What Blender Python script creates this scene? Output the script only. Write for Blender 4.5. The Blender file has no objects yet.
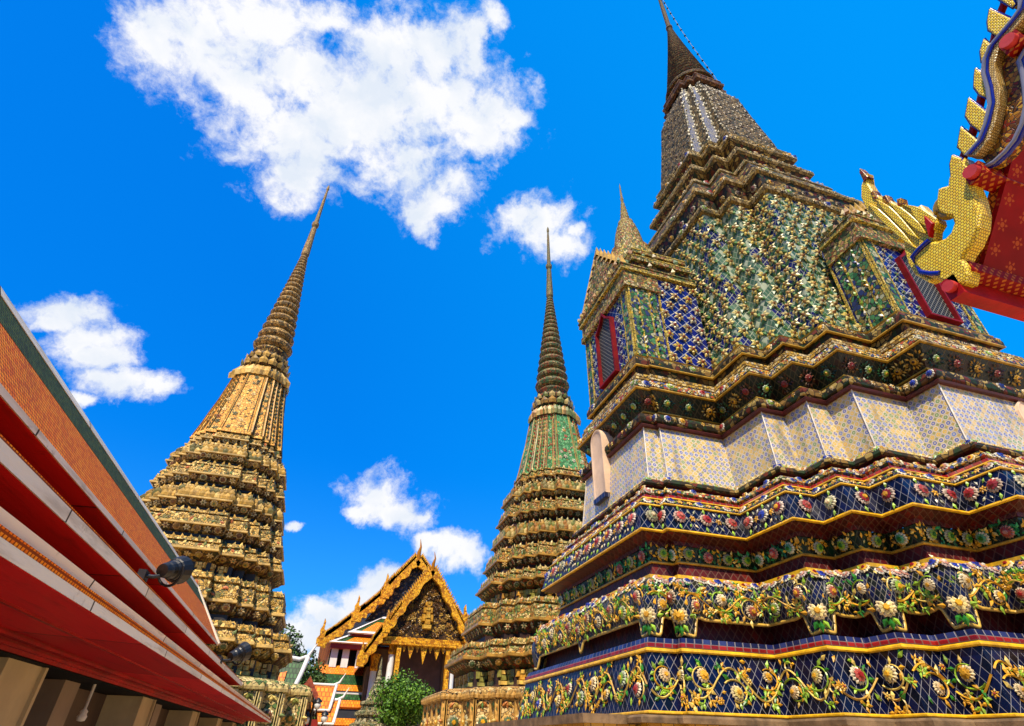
import bpy, math, random
import numpy as np
from mathutils import Matrix, Vector

# ------------------------------------------------------------------ camera, sky, sun, exposure
S, EYE = 1.3, 1.6            # one model unit = 1.3 m; model origin = the photographer's eye, 1.6 m up
scene = bpy.context.scene
cd = bpy.data.cameras.new('camera'); cam = bpy.data.objects.new('camera', cd)
scene.collection.objects.link(cam); scene.camera = cam
cd.sensor_fit = 'HORIZONTAL'; cd.sensor_width = 36.0; cd.lens = 19.011
cd.clip_start = 0.05; cd.clip_end = 4000
RGT = (0.9527071913, -0.3032563502, 0.0196110604); UPV = (-0.1909691105, -0.5472490344, 0.8148921973)
FWD = (0.2363890997, 0.7800987633, 0.5792806860)
cam.matrix_world = Matrix(((RGT[0], UPV[0], -FWD[0], 0), (RGT[1], UPV[1], -FWD[1], 0), (RGT[2], UPV[2], -FWD[2], EYE), (0, 0, 0, 1)))

SUN = Vector((-0.52, -1.0, 1.55)).normalized()
sd = bpy.data.lights.new('sun', 'SUN'); sun = bpy.data.objects.new('sun', sd); scene.collection.objects.link(sun)
sd.energy = 4.9; sd.angle = math.radians(0.5); sd.color = (1.0, 0.87, 0.68)
sun.rotation_euler = SUN.to_track_quat('Z', 'Y').to_euler(); sun.location = (0, -20, 60)

world = bpy.data.worlds.new('World'); scene.world = world; world.use_nodes = True
CLOUDS = [(-38.5,51.9,3.08,2.05),(-34.2,54.2,4.33,3.25),(-29.1,58.0,4.51,3.00),(-21.5,57.0,5.67,3.65),(-27.0,52.7,3.93,3.15),(-20.1,52.2,5.06,3.79),(-12.7,56.6,7.81,4.77),(-2.1,60.2,6.19,3.98),(0.1,63.9,4.26,2.98),(9.0,58.4,4.6,3.5),(15.3,59.0,1.6,1.3),(-2.7,53.6,5.63,3.28),(-15.8,48.8,4.00,2.22),(-21.0,62.3,3.12,1.56),(3.1,50.7,2.94,2.16),(6.5,53.5,2.91,2.43),(9.7,67.6,1.24,1.81),(7.8,65.1,1.02,2.56),(-11.2,62.4,4.97,2.90),(20.8,49.7,3.83,2.52),(17.6,50.4,2.01,1.81),(25.0,47.6,1.83,1.63),(27.0,49.1,0.80,0.80),(-29.9,29.8,3.04,1.01),(-27.3,28.7,3.00,1.35),(-25.5,27.6,2.30,1.38),(-22.9,25.8,2.99,1.26),(-20.9,26.2,1.78,0.81),(-25.6,23.4,1.18,0.59),(-31.1,28.3,1.55,0.70),(2.4,20.7,2.91,1.94),(5.3,19.4,3.41,1.75),(1.7,19.2,2.39,1.34),(7.9,19.3,1.18,0.79),(10.9,16.3,2.42,1.55),(13.0,15.3,2.69,1.15),(9.3,16.5,1.45,0.77),(-0.3,10.0,2.15,1.20),(1.7,9.3,3.45,1.55),(-0.3,7.9,3.76,1.67),(2.7,11.1,3.10,1.24),(0.9,6.4,2.47,1.65),(5.3,12.6,2.74,1.28),(-1.9,7.4,1.64,1.64),(-5.1,17.3,0.72,0.36),(2.5,3.1,4.74,3.16)]
def build_world():
    nt = world.node_tree; nt.nodes.clear(); N = nt.nodes.new; L = nt.links.new
    out = N('ShaderNodeOutputWorld'); bg = N('ShaderNodeBackground'); bg.inputs[1].default_value = 0.06
    sky = N('ShaderNodeTexSky'); sky.sky_type = 'NISHITA'; sky.sun_disc = False
    sky.sun_elevation = math.asin(SUN.z); sky.sun_rotation = math.atan2(SUN.x, SUN.y)
    sky.altitude = 600; sky.air_density = 1.0; sky.dust_density = 0.3; sky.ozone_density = 3.0
    tint = N('ShaderNodeMix'); tint.data_type = 'RGBA'; tint.blend_type = 'MULTIPLY'; tint.inputs[0].default_value = 1.0
    L(sky.outputs[0], tint.inputs[6]); tint.inputs[7].default_value = (0.03, 1.85, 3.2, 1)
    flat = N('ShaderNodeMix'); flat.data_type = 'RGBA'; flat.inputs[0].default_value = 0.75; L(tint.outputs[2], flat.inputs[6]); tc = N('ShaderNodeTexCoord')
    dt = N('ShaderNodeVectorMath'); dt.operation = 'DOT_PRODUCT'; L(tc.outputs['Generated'], dt.inputs[0]); dt.inputs[1].default_value = (.80, -.25, .55)
    gr = N('ShaderNodeValToRGB'); L(dt.outputs['Value'], gr.inputs[0])
    gr.color_ramp.elements[0].position = .0; gr.color_ramp.elements[0].color = (0.0, 2.1, 9.0, 1); gr.color_ramp.elements[1].position = .85; gr.color_ramp.elements[1].color = (0.0, 3.7, 11.0, 1)
    sx = N('ShaderNodeSeparateXYZ'); L(tc.outputs['Generated'], sx.inputs[0])
    hz = N('ShaderNodeMapRange'); hz.interpolation_type = 'SMOOTHSTEP'; L(sx.outputs[2], hz.inputs[0])
    hz.inputs[1].default_value = .42; hz.inputs[2].default_value = -.02; hz.inputs[3].default_value = 0; hz.inputs[4].default_value = .75
    pale = N('ShaderNodeMix'); pale.data_type = 'RGBA'; L(hz.outputs[0], pale.inputs[0]); L(gr.outputs[0], pale.inputs[6]); pale.inputs[7].default_value = (1.1, 4.6, 10.2, 1)
    L(pale.outputs[2], flat.inputs[7]); tint = flat
    # domain-warped direction gives the cloud edges their billows
    w1 = N('ShaderNodeTexNoise'); w1.inputs['Scale'].default_value = 9; w1.inputs['Detail'].default_value = 8; w1.inputs['Roughness'].default_value = 0.62
    L(tc.outputs['Generated'], w1.inputs['Vector'])
    sub = N('ShaderNodeVectorMath'); sub.operation = 'SUBTRACT'; L(w1.outputs['Color'], sub.inputs[0]); sub.inputs[1].default_value = (.5, .5, .5)
    sc = N('ShaderNodeVectorMath'); sc.operation = 'SCALE'; L(sub.outputs[0], sc.inputs[0]); sc.inputs['Scale'].default_value = 0.085
    add = N('ShaderNodeVectorMath'); add.operation = 'ADD'; L(tc.outputs['Generated'], add.inputs[0]); L(sc.outputs[0], add.inputs[1])
    field = None
    for az, el, a, b in CLOUDS:
        az, el = math.radians(az), math.radians(el)
        c = Vector((math.sin(az)*math.cos(el), math.cos(az)*math.cos(el), math.sin(el)))
        r = Vector(RGT); r = (r - c*r.dot(c)).normalized(); u = c.cross(r)
        if u.z < 0: u = -u
        m = Matrix((r, u, r.cross(u))).transposed()
        mp = N('ShaderNodeMapping'); mp.vector_type = 'TEXTURE'
        mp.inputs['Location'].default_value = c; mp.inputs['Rotation'].default_value = m.to_euler()
        k = math.radians(1.0)*1.28
        mp.inputs['Scale'].default_value = (a*k, b*k, .35)
        L(add.outputs[0], mp.inputs['Vector'])
        ln = N('ShaderNodeVectorMath'); ln.operation = 'LENGTH'; L(mp.outputs[0], ln.inputs[0])
        if field is None: field = ln.outputs['Value']
        else:
            mn = N('ShaderNodeMath'); mn.operation = 'SMOOTH_MIN'; L(field, mn.inputs[0]); L(ln.outputs['Value'], mn.inputs[1]); mn.inputs[2].default_value = 0.25
            field = mn.outputs[0]
    n2 = N('ShaderNodeTexNoise'); n2.inputs['Scale'].default_value = 8; n2.inputs['Detail'].default_value = 12; n2.inputs['Roughness'].default_value = 0.64
    L(tc.outputs['Generated'], n2.inputs['Vector'])
    n3 = N('ShaderNodeTexNoise'); n3.inputs['Scale'].default_value = 26; n3.inputs['Detail'].default_value = 10; n3.inputs['Roughness'].default_value = 0.66; L(add.outputs[0], n3.inputs['Vector'])
    m0 = N('ShaderNodeMath'); m0.operation = 'MULTIPLY_ADD'; L(n3.outputs[0], m0.inputs[0]); m0.inputs[1].default_value = 1.5; m0.inputs[2].default_value = -.75
    m1 = N('ShaderNodeMath'); m1.operation = 'MULTIPLY_ADD'; L(n2.outputs[0], m1.inputs[0]); m1.inputs[1].default_value = 2.3; m1.inputs[2].default_value = -1.2
    m2 = N('ShaderNodeMath'); m2.operation = 'ADD'; L(field, m2.inputs[0]); L(m1.outputs[0], m2.inputs[1])
    m3 = N('ShaderNodeMath'); m3.operation = 'ADD'; L(m2.outputs[0], m3.inputs[0]); L(m0.outputs[0], m3.inputs[1]); m2 = m3
    dens = N('ShaderNodeMapRange'); dens.interpolation_type = 'SMOOTHSTEP'; L(m2.outputs[0], dens.inputs[0])
    dens.inputs[1].default_value = 1.05; dens.inputs[2].default_value = 0.24; dens.inputs[3].default_value = 0; dens.inputs[4].default_value = 0.98
    shade = N('ShaderNodeTexNoise'); shade.inputs['Scale'].default_value = 11; shade.inputs['Detail'].default_value = 5
    L(add.outputs[0], shade.inputs['Vector'])
    cr = N('ShaderNodeValToRGB'); L(shade.outputs[0], cr.inputs[0])
    cr.color_ramp.elements[0].position = .34; cr.color_ramp.elements[0].color = (8.3, 9.0, 10.0, 1)
    cr.color_ramp.elements[1].position = .55; cr.color_ramp.elements[1].color = (10.5, 10.5, 10.6, 1)
    mix = N('ShaderNodeMix'); mix.data_type = 'RGBA'; L(dens.outputs[0], mix.inputs[0]); L(tint.outputs[2], mix.inputs[6]); L(cr.outputs[0], mix.inputs[7])
    L(mix.outputs[2], bg.inputs[0]); L(bg.outputs[0], out.inputs[0])
build_world()
scene.view_settings.view_transform = 'Standard'; scene.view_settings.look = 'None'
scene.view_settings.exposure = 0.68; scene.view_settings.gamma = 1.0; scene.view_settings.use_curve_mapping = False
scene.cycles.max_bounces = 6; scene.cycles.diffuse_bounces = 3; scene.cycles.glossy_bounces = 2
scene.cycles.use_denoising = True

random.seed(7); rng = np.random.default_rng(7)

# ------------------------------------------------------------------ mesh builder
def srgb(*c):
    return tuple(((v/255.)/12.92 if v <= 10 else ((v/255.+.055)/1.055)**2.4) for v in c)
def W(p):
    p = np.asarray(p, float)*S
    p = p.reshape(-1, 3).copy(); p[:, 2] += EYE
    return p
BASE = {}
class MB:
    def __init__(s): s.V=[];s.F=[];s.Z=[];s.UV=[];s.C=[];s.M=[];s.SM=[];s.n=0
    def add(s, V, flat, sizes, uv=None, col=None, mat=0, smooth=False):
        V = np.asarray(V, float).reshape(-1,3); flat=np.asarray(flat,int); sizes=np.asarray(sizes,int)
        s.V.append(V); s.F.append(flat+s.n); s.Z.append(sizes); s.n += len(V)
        s.UV.append(np.zeros((len(flat),2)) if uv is None else np.asarray(uv,float).reshape(-1,2))
        c = np.ones((len(sizes),3))*.5 if col is None else np.broadcast_to(np.asarray(col,float),(len(sizes),3))
        s.C.append(c); s.M.append(np.full(len(sizes),mat)); s.SM.append(np.full(len(sizes),smooth))
    def poly(s, V, faces, uv=None, col=None, mat=0, smooth=False):
        V = np.asarray(V, float).reshape(-1,3)
        flat=[i for f in faces for i in f]; sizes=[len(f) for f in faces]
        if uv is None:
            uv=[]
            for f in faces:
                P=V[list(f)]; n=np.zeros(3)
                for a in range(len(f)):
                    p,q=P[a],P[(a+1)%len(f)]; n+=np.cross(p,q)
                l=np.linalg.norm(n); n = n/l if l>1e-12 else np.array([0,0,1.])
                if abs(n[2])>.97: t=np.array([1.,0,0])
                else: t=np.array([-n[1],n[0],0]); t/=np.linalg.norm(t)
                v=np.cross(n,t); uv+= [(p@t,p@v) for p in P]
        s.add(V, flat, sizes, uv, col, mat, smooth)
    def build(s, name, mats, parent=None, base=None):
        me=bpy.data.meshes.new(name)
        V=np.concatenate(s.V); F=np.concatenate(s.F); Z=np.concatenate(s.Z)
        root=parent
        while root is not None and root.parent is not None: root=root.parent
        b = BASE[root.name] if root is not None else np.asarray(base if base is not None else (0,0,-EYE/S),float)
        P=W(V)-W(b)
        me.vertices.add(len(P)); me.vertices.foreach_set('co', P.astype(np.float32).ravel())
        me.loops.add(len(F)); me.loops.foreach_set('vertex_index', F.astype(np.int32))
        me.polygons.add(len(Z)); st=np.concatenate([[0],np.cumsum(Z)[:-1]])
        me.polygons.foreach_set('loop_start', st.astype(np.int32))
        me.polygons.foreach_set('material_index', np.concatenate(s.M).astype(np.int32))
        me.polygons.foreach_set('use_smooth', np.concatenate(s.SM).astype(bool))
        me.update(calc_edges=True)
        ul=me.uv_layers.new(name='UVMap'); ul.data.foreach_set('uv', np.concatenate(s.UV).astype(np.float32).ravel())
        ca=me.color_attributes.new('Col','FLOAT_COLOR','CORNER')
        c=np.repeat(np.concatenate(s.C),Z,axis=0); c=np.concatenate([c,np.ones((len(c),1))],1)
        ca.data.foreach_set('color', c.astype(np.float32).ravel())
        me.validate()
        for m in (mats if isinstance(mats,(list,tuple)) else [mats]): me.materials.append(m)
        o=bpy.data.objects.new(name,me); scene.collection.objects.link(o)
        if parent is not None: o.parent=parent
        else: o.location=W(b)[0]; BASE[o.name]=b
        return o
def thing(name,label,cat,base,group=None):
    o=bpy.data.objects.new(name,None); scene.collection.objects.link(o)
    o.empty_display_size=.3; o.location=W(base)[0]; BASE[o.name]=np.asarray(base,float)
    o['label']=label; o['category']=cat
    if group: o['group']=group
    return o
def tag(o,label,cat,group=None):
    o['label']=label; o['category']=cat
    if group: o['group']=group
    return o
GZ=-EYE/S    # ground level in model units

BOXF=[(0,3,2,1),(4,5,6,7),(0,1,5,4),(1,2,6,5),(2,3,7,6),(3,0,4,7)]
def box(mb,x0,x1,y0,y1,z0,z1,col=None,mat=0):
    mb.poly([(x0,y0,z0),(x1,y0,z0),(x1,y1,z0),(x0,y1,z0),(x0,y0,z1),(x1,y0,z1),(x1,y1,z1),(x0,y1,z1)],BOXF,col=col,mat=mat)
def prism(mb,pts,f,d0,d1,col=None,mat=0,bev=0):
    """closed outline pts (a,b) mapped by f(a,b,d) and given thickness d0..d1"""
    n=len(pts); A=[f(a,b,d0) for a,b in pts]; B=[f(a,b,d1) for a,b in pts]
    c=np.cross(np.subtract(A[1],A[0]),np.subtract(A[2],A[0]))
    faces=[tuple(range(n))[::-1],tuple(range(n,2*n))]+[(i,(i+1)%n,n+(i+1)%n,n+i) for i in range(n)]
    mb.poly(A+B,faces,col=col,mat=mat)
def lathe(mb,prof,c,seg=24,col=None,mat=0,smooth=True,uvr=1.0):
    prof=np.asarray(prof,float); n=len(prof); a=np.linspace(0,2*np.pi,seg+1)
    V=np.stack([np.stack([c[0]+r*np.cos(a),c[1]+r*np.sin(a),np.full(seg+1,z)],1) for r,z in prof]).reshape(-1,3)
    lv=np.concatenate([[0],np.cumsum(np.hypot(*np.diff(prof,axis=0).T))])
    rm=prof[:,0].max()*uvr
    flat=[];uv=[]
    for i in range(n-1):
        for j in range(seg):
            q=[i*(seg+1)+j,i*(seg+1)+j+1,(i+1)*(seg+1)+j+1,(i+1)*(seg+1)+j]; flat+=q
            uv+=[(a[j]*rm,lv[i]),(a[j+1]*rm,lv[i]),(a[j+1]*rm,lv[i+1]),(a[j]*rm,lv[i+1])]
    mb.add(V,flat,[4]*((n-1)*seg),uv,col,mat,smooth)
def tube(mb,pts,r,seg=5,col=None,mat=0,smooth=True,closed=False):
    P=np.asarray(pts,float); n=len(P); rr=np.broadcast_to(np.asarray(r,float),(n,))
    T=np.gradient(P,axis=0) if not closed else np.roll(P,-1,0)-np.roll(P,1,0)
    T/= np.linalg.norm(T,axis=1)[:,None]+1e-12
    ref=np.array([0,0,1.]) if abs(T[:,2]).mean()<.8 else np.array([1.,0,0])
    A=np.cross(T,ref); A/=np.linalg.norm(A,axis=1)[:,None]+1e-12; B=np.cross(T,A)
    a=np.linspace(0,2*np.pi,seg,endpoint=False)
    V=(P[:,None,:]+rr[:,None,None]*(np.cos(a)[None,:,None]*A[:,None,:]+np.sin(a)[None,:,None]*B[:,None,:])).reshape(-1,3)
    flat=[];m=n if closed else n-1
    for i in range(m):
        i2=(i+1)%n
        for j in range(seg):
            j2=(j+1)%seg; flat+=[i*seg+j,i*seg+j2,i2*seg+j2,i2*seg+j]
    mb.add(V,flat,[4]*(m*seg),None,col,mat,smooth)
    if not closed:
        mb.poly(V[:seg],[tuple(range(seg))],col=col,mat=mat); mb.poly(V[-seg:],[tuple(range(seg))[::-1]],col=col,mat=mat)
# polygon helpers (plan outlines, counter-clockwise)
def offset(P,d):
    P=np.asarray(P,float)
    if abs(d)<1e-9: return P
    e=np.roll(P,-1,0)-P; l=np.linalg.norm(e,axis=1)[:,None]; e=e/l
    n=np.stack([e[:,1],-e[:,0]],1); n0=np.roll(n,1,0)
    k=1+(n*n0).sum(1)[:,None]
    return P+d*(n+n0)/np.maximum(k,.3)
def ring(mb,polyf,prof,col=None,mat=0,skip=None,uvk=1.0):
    """sweep the plan polygon polyf(z) offset by o along prof=[(z,o)...]; flat facets with uv in model units"""
    L=[np.column_stack([offset(polyf(z),o),np.full(len(polyf(z)),z)]) for z,o in prof]
    n=len(L[0]); e=np.linalg.norm(np.roll(L[0],-1,0)-L[0],axis=1); cu=np.concatenate([[0],np.cumsum(e)])*uvk
    V=np.concatenate(L); flat=[];uv=[];k=0;v=0
    for i in range(len(L)-1):
        dv=abs(np.hypot(prof[i+1][0]-prof[i][0],prof[i+1][1]-prof[i][1]))*uvk
        for j in range(n):
            if skip is not None and skip(j): continue
            j2=(j+1)%n; flat+=[i*n+j,i*n+j2,(i+1)*n+j2,(i+1)*n+j]; k+=1
            uv+=[(cu[j],v),(cu[j+1],v),(cu[j+1],v+dv),(cu[j],v+dv)]
        v+=dv
    mb.add(V,flat,[4]*k,uv,col,mat,False)
def cap(mb,poly,z,col=None,mat=0):
    mb.poly(np.column_stack([poly,np.full(len(poly),z)]),[tuple(range(len(poly)))],col=col,mat=mat)
class Facet:
    def __init__(s,a0,b0,a1,b1):
        s.q=(a0,b0,a1,b1); s.L=np.linalg.norm(b0-a0); s.H=np.linalg.norm((a1+b1)/2-(a0+b0)/2)
        s.T=(b0-a0)/s.L; v=(a1+b1)/2-(a0+b0)/2; v=v-s.T*(v@s.T); s.Vv=v/np.linalg.norm(v); s.N=np.cross(s.T,s.Vv)
    def p(s,u,v,h=0.):       # u,v in model units from the lower left
        t=np.clip(u/s.L,0,1); w=v/s.H; a0,b0,a1,b1=s.q
        return (a0*(1-t)+b0*t)*(1-w)+(a1*(1-t)+b1*t)*w+s.N*h
def facets(polyf,z0,o0,z1,o1,vis=0.25,minL=.05):
    A=np.column_stack([offset(polyf(z0),o0),np.full(len(polyf(z0)),z0)]); B=np.column_stack([offset(polyf(z1),o1),np.full(len(polyf(z1)),z1)])
    n=len(A); out=[]
    for j in range(n):
        f=Facet(A[j],A[(j+1)%n],B[j],B[(j+1)%n])
        if f.L<minL: continue
        c=f.p(f.L/2,f.H/2); d=-c/np.linalg.norm(c)
        if f.N@d>-vis: out.append(f)
    return out
# relief templates ---------------------------------------------------------------
def mk(V,F,ci):
    return (np.array(V,float),np.array([i for f in F for i in f]),np.array([len(f) for f in F]),np.array(ci))
def t_rosette(n=10):
    V=[];F=[];C=[]
    d=np.pi/n
    for k in range(n):
        a=2*np.pi*k/n; b=len(V)
        V+=[(.38*np.cos(a),.38*np.sin(a),.42),(.84*np.cos(a-d*1.05),.84*np.sin(a-d*1.05),.16),(1.0*np.cos(a),1.0*np.sin(a),.06),(.84*np.cos(a+d*1.05),.84*np.sin(a+d*1.05),.16),(.78*np.cos(a),.78*np.sin(a),.34)]
        F+=[(b,b+1,b+4),(b+1,b+2,b+4),(b+2,b+3,b+4),(b+3,b,b+4)]; C+=[0]*4
    m=8; e=np.pi/m
    for k in range(m):
        a=2*np.pi*k/m+.2; b=len(V)
        V+=[(.15*np.cos(a),.15*np.sin(a),.62),(.58*np.cos(a-e),.58*np.sin(a-e),.46),(.74*np.cos(a),.74*np.sin(a),.44),(.58*np.cos(a+e),.58*np.sin(a+e),.46)]
        F+=[(b,b+1,b+2,b+3)]; C+=[1]
    b=len(V); V+=[(.40*np.cos(x),.40*np.sin(x),.46) for x in np.linspace(0,2*np.pi,6,endpoint=False)]+[(.26*np.cos(x),.26*np.sin(x),.74) for x in np.linspace(0,2*np.pi,6,endpoint=False)]
    for k in range(6): F.append((b+k,b+(k+1)%6,b+6+(k+1)%6,b+6+k)); C.append(2)
    F.append(tuple(range(b+6,b+12))); C.append(2)
    return mk(V,F,C)
def t_floret(n=5):
    V=[];F=[];C=[];d=np.pi/n
    for k in range(n):
        a=2*np.pi*k/n+.3; b=len(V)
        V+=[(.1*np.cos(a),.1*np.sin(a),.35),(.6*np.cos(a-d*.8),.6*np.sin(a-d*.8),.3),(1.0*np.cos(a),1.0*np.sin(a),.12),(.6*np.cos(a+d*.8),.6*np.sin(a+d*.8),.3),(.55*np.cos(a),.55*np.sin(a),.45)]
        F+=[(b,b+1,b+4),(b+1,b+2,b+4),(b+2,b+3,b+4),(b+3,b,b+4)]; C+=[0]*4
    b=len(V); V+=[(.3*np.cos(x),.3*np.sin(x),.35) for x in np.linspace(0,2*np.pi,5,endpoint=False)]+[(0,0,.8)]
    for k in range(5): F.append((b+k,b+(k+1)%5,b+5)); C.append(1)
    return mk(V,F,C)
def t_leaf():
    V=[(0,0,.05),(.3,.5,.02),(0,1.1,.12),(-.3,.5,.02),(0,.5,.28)]
    return mk(V,[(0,1,4),(1,2,4),(2,3,4),(3,0,4)],[0,0,0,0])
def t_bead(seg=6):
    V=[(np.cos(x),np.sin(x),0) for x in np.linspace(0,2*np.pi,seg,endpoint=False)]+[(.7*np.cos(x),.7*np.sin(x),.5) for x in np.linspace(0,2*np.pi,seg,endpoint=False)]+[(0,0,.75)]
    F=[(k,(k+1)%seg,seg+(k+1)%seg,seg+k) for k in range(seg)]+[(seg+k,seg+(k+1)%seg,2*seg) for k in range(seg)]
    return mk(V,F,[0]*seg+[0]*seg)
def t_petal():           # lotus petal standing on its base, tip up, curling outward
    V=[(-.5,0,.02),(.5,0,.02),(.55,.5,.18),(-.55,.5,.18),(0,1.05,.34),(0,.45,.36),(0,0,.2)]
    return mk(V,[(0,6,5,3),(6,1,2,5),(3,5,4),(5,2,4)],[0,0,0,0])
def t_guard():           # a squat crouching supporter figure between the mouldings
    V=[];F=[];C=[]
    def bx(x0,x1,y0,y1,z0,z1,c):
        b=len(V); V.extend([(x0,y0,0),(x1,y0,0),(x1,y1,0),(x0,y1,0),(x0*.8,y0+.03,z1),(x1*.8,y0+.03,z1),(x1*.8,y1-.03,z1),(x0*.8,y1-.03,z1)])
        for f in BOXF[1:]: F.append(tuple(b+i for i in f)); C.append(c)
    bx(-.34,.34,0,.3,0,.42,0); bx(-.22,.22,.3,.68,0,.36,1); bx(-.16,.16,.68,.98,0,.42,0); bx(-.46,-.26,.5,1.0,0,.28,1); bx(.26,.46,.5,1.0,0,.28,1)
    return mk(V,F,C)
ROS,ROS7,FLO,FLO6,LEAF,BEAD,PETAL,GUARD=t_rosette(13),t_rosette(9),t_floret(5),t_floret(6),t_leaf(),t_bead(),t_petal(),t_guard()
def inst(mb,t,p,T,V,N,sc,rot,pal,jit=.12,zs=1.0):
    c,s_=math.cos(rot),math.sin(rot); A=T*c+V*s_; B=-T*s_+V*c
    v=p+sc*(t[0][:,:1]*A+t[0][:,1:2]*B+zs*t[0][:,2:]*N)
    col=np.array(pal)[t[3]]*(1+jit*(random.random()*2-1))
    mb.add(v,t[1],t[2],None,col)
def on(mb,t,f,u,v,sc,rot,pal,h=0.,jit=.12,zs=1.0): inst(mb,t,f.p(u,v,h),f.T,f.Vv,f.N,sc,rot,pal,jit,zs)
def half_tube(mb,f,pts,r,col,h=0.):
    P=np.array(pts,float); T=np.gradient(P,axis=0); T/=np.linalg.norm(T,axis=1)[:,None]+1e-9
    Nn=np.stack([-T[:,1],T[:,0]],1); n=len(P); rr=np.broadcast_to(np.asarray(r,float),(n,)); V=[]
    for i in range(n):
        a=P[i]+Nn[i]*rr[i]; b=P[i]-Nn[i]*rr[i]
        V+=[f.p(a[0],a[1],h),f.p(P[i][0],P[i][1],h+1.3*rr[i]),f.p(b[0],b[1],h)]
    flat=[]
    for i in range(n-1):
        for j in range(2): q=[i*3+j,(i+1)*3+j,(i+1)*3+j+1,i*3+j+1]; flat+=q[::-1]
    mb.add(V,flat,[4]*(2*(n-1)),None,col)

# ------------------------------------------------------------------ materials
class NT:
    def __init__(s,name):
        s.m=bpy.data.materials.new(name); s.m.use_nodes=True; s.t=s.m.node_tree; s.t.nodes.clear()
        s.out=s.n('ShaderNodeOutputMaterial'); s.b=s.n('ShaderNodeBsdfPrincipled'); s.l(s.b.outputs[0],s.out.inputs[0])
    def n(s,k): return s.t.nodes.new(k)
    def l(s,a,b): s.t.links.new(a,b)
    def put(s,sock,v):
        if isinstance(v,bpy.types.NodeSocket): s.l(v,sock)
        else: sock.default_value=v
    def math(s,op,a,b=0.,c=0.):
        n=s.n('ShaderNodeMath'); n.operation=op
        for i,v in enumerate((a,b,c)): s.put(n.inputs[i],v)
        return n.outputs[0]
    def mix(s,f,a,b,bt='MIX'):
        n=s.n('ShaderNodeMix'); n.data_type='RGBA'; n.blend_type=bt; s.put(n.inputs[0],f)
        for i,v in ((6,a),(7,b)): s.put(n.inputs[i],v if isinstance(v,bpy.types.NodeSocket) else (*v,1))
        return n.outputs[2]
    def step(s,x,a,b):
        n=s.n('ShaderNodeMapRange'); n.interpolation_type='SMOOTHSTEP'; s.put(n.inputs[0],x)
        for i,v in ((1,a),(2,b),(3,0.),(4,1.)): n.inputs[i].default_value=v
        return n.outputs[0]
    def noise(s,vec,scale,detail=4,rough=.55):
        n=s.n('ShaderNodeTexNoise'); n.inputs['Scale'].default_value=scale; n.inputs['Detail'].default_value=detail; n.inputs['Roughness'].default_value=rough
        if vec is not None: s.l(vec,n.inputs['Vector'])
        return n
    def uv(s): 
        n=s.n('ShaderNodeTexCoord'); return n.outputs['UV']
    def obj(s):
        n=s.n('ShaderNodeTexCoord'); return n.outputs['Object']
    def sep(s,v):
        n=s.n('ShaderNodeSeparateXYZ'); s.l(v,n.inputs[0]); return n.outputs[0],n.outputs[1],n.outputs[2]
    def comb(s,x,y,z=0.):
        n=s.n('ShaderNodeCombineXYZ')
        for i,v in enumerate((x,y,z)): s.put(n.inputs[i],v)
        return n.outputs[0]
    def wn(s,v):
        n=s.n('ShaderNodeTexWhiteNoise'); n.noise_dimensions='3D'; s.l(v,n.inputs['Vector']); return n.outputs['Value'],n.outputs['Color']
    def ramp(s,f,stops,const=False):
        n=s.n('ShaderNodeValToRGB'); s.l(f,n.inputs[0]); r=n.color_ramp
        if const: r.interpolation='CONSTANT'
        while len(r.elements)<len(stops): r.elements.new(.5)
        for e,(p,c) in zip(r.elements,stops): e.position=p; e.color=(*c,1)
        return n.outputs[0]
    def bump(s,h,strength=.4,dist=.02):
        n=s.n('ShaderNodeBump'); n.inputs['Strength'].default_value=strength; n.inputs['Distance'].default_value=dist; s.l(h,n.inputs['Height']); s.l(n.outputs[0],s.b.inputs['Normal'])
    def grime(s,col,amt=.45,scale=.9):
        """rain streaks and soot that sit on the surface itself"""
        o=s.obj(); x,y,z=s.sep(o)
        a=s.noise(s.comb(s.math('MULTIPLY',x,3.),s.math('MULTIPLY',y,3.),s.math('MULTIPLY',z,.7)),scale,6,.65).outputs[0]
        f=s.step(a,.50,.74)
        return s.mix(s.math('MULTIPLY',f,amt),col,(.06,.045,.03))
    def done(s,col,rough=.35,spec=.5,metal=0.,deep=1.38):
        if isinstance(col,bpy.types.NodeSocket):
            g=s.n('ShaderNodeGamma'); s.l(col,g.inputs[0]); g.inputs[1].default_value=deep; s.l(g.outputs[0],s.b.inputs['Base Color'])
        else: s.b.inputs['Base Color'].default_value=(*[c**deep for c in col],1)
        s.put(s.b.inputs['Roughness'],rough); s.b.inputs['Specular IOR Level'].default_value=spec; s.b.inputs['Metallic'].default_value=metal
        return s.m
def plain(name,c,rough=.4,var=.25,scale=4.,grime=.3,spec=.5,bump=.15):
    k=NT(name); o=k.obj(); nz=k.noise(o,scale,6,.6).outputs[0]
    col=k.mix(k.step(nz,.3,.7),tuple(v*(1-var) for v in c),tuple(min(1,v*(1+var*.6)) for v in c))
    if grime: col=k.grime(col,grime)
    if bump: k.bump(k.noise(o,scale*6,5).outputs[0],bump,.02)
    return k.done(col,rough,spec)
def glaze(name,rough=.38,grime=.3):
    k=NT(name); a=k.n('ShaderNodeAttribute'); a.attribute_name='Col'
    o=k.obj(); nz=k.noise(o,9,5).outputs[0]
    col=k.mix(k.step(nz,.25,.75),k.mix(1.,a.outputs[0],(.66,.64,.6),'MULTIPLY'),k.mix(1.,a.outputs[0],(1.1,1.1,1.05),'MULTIPLY'))
    col=k.grime(col,grime,1.3); k.bump(nz,.2,.02)
    return k.done(col,rough,.35)
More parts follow.
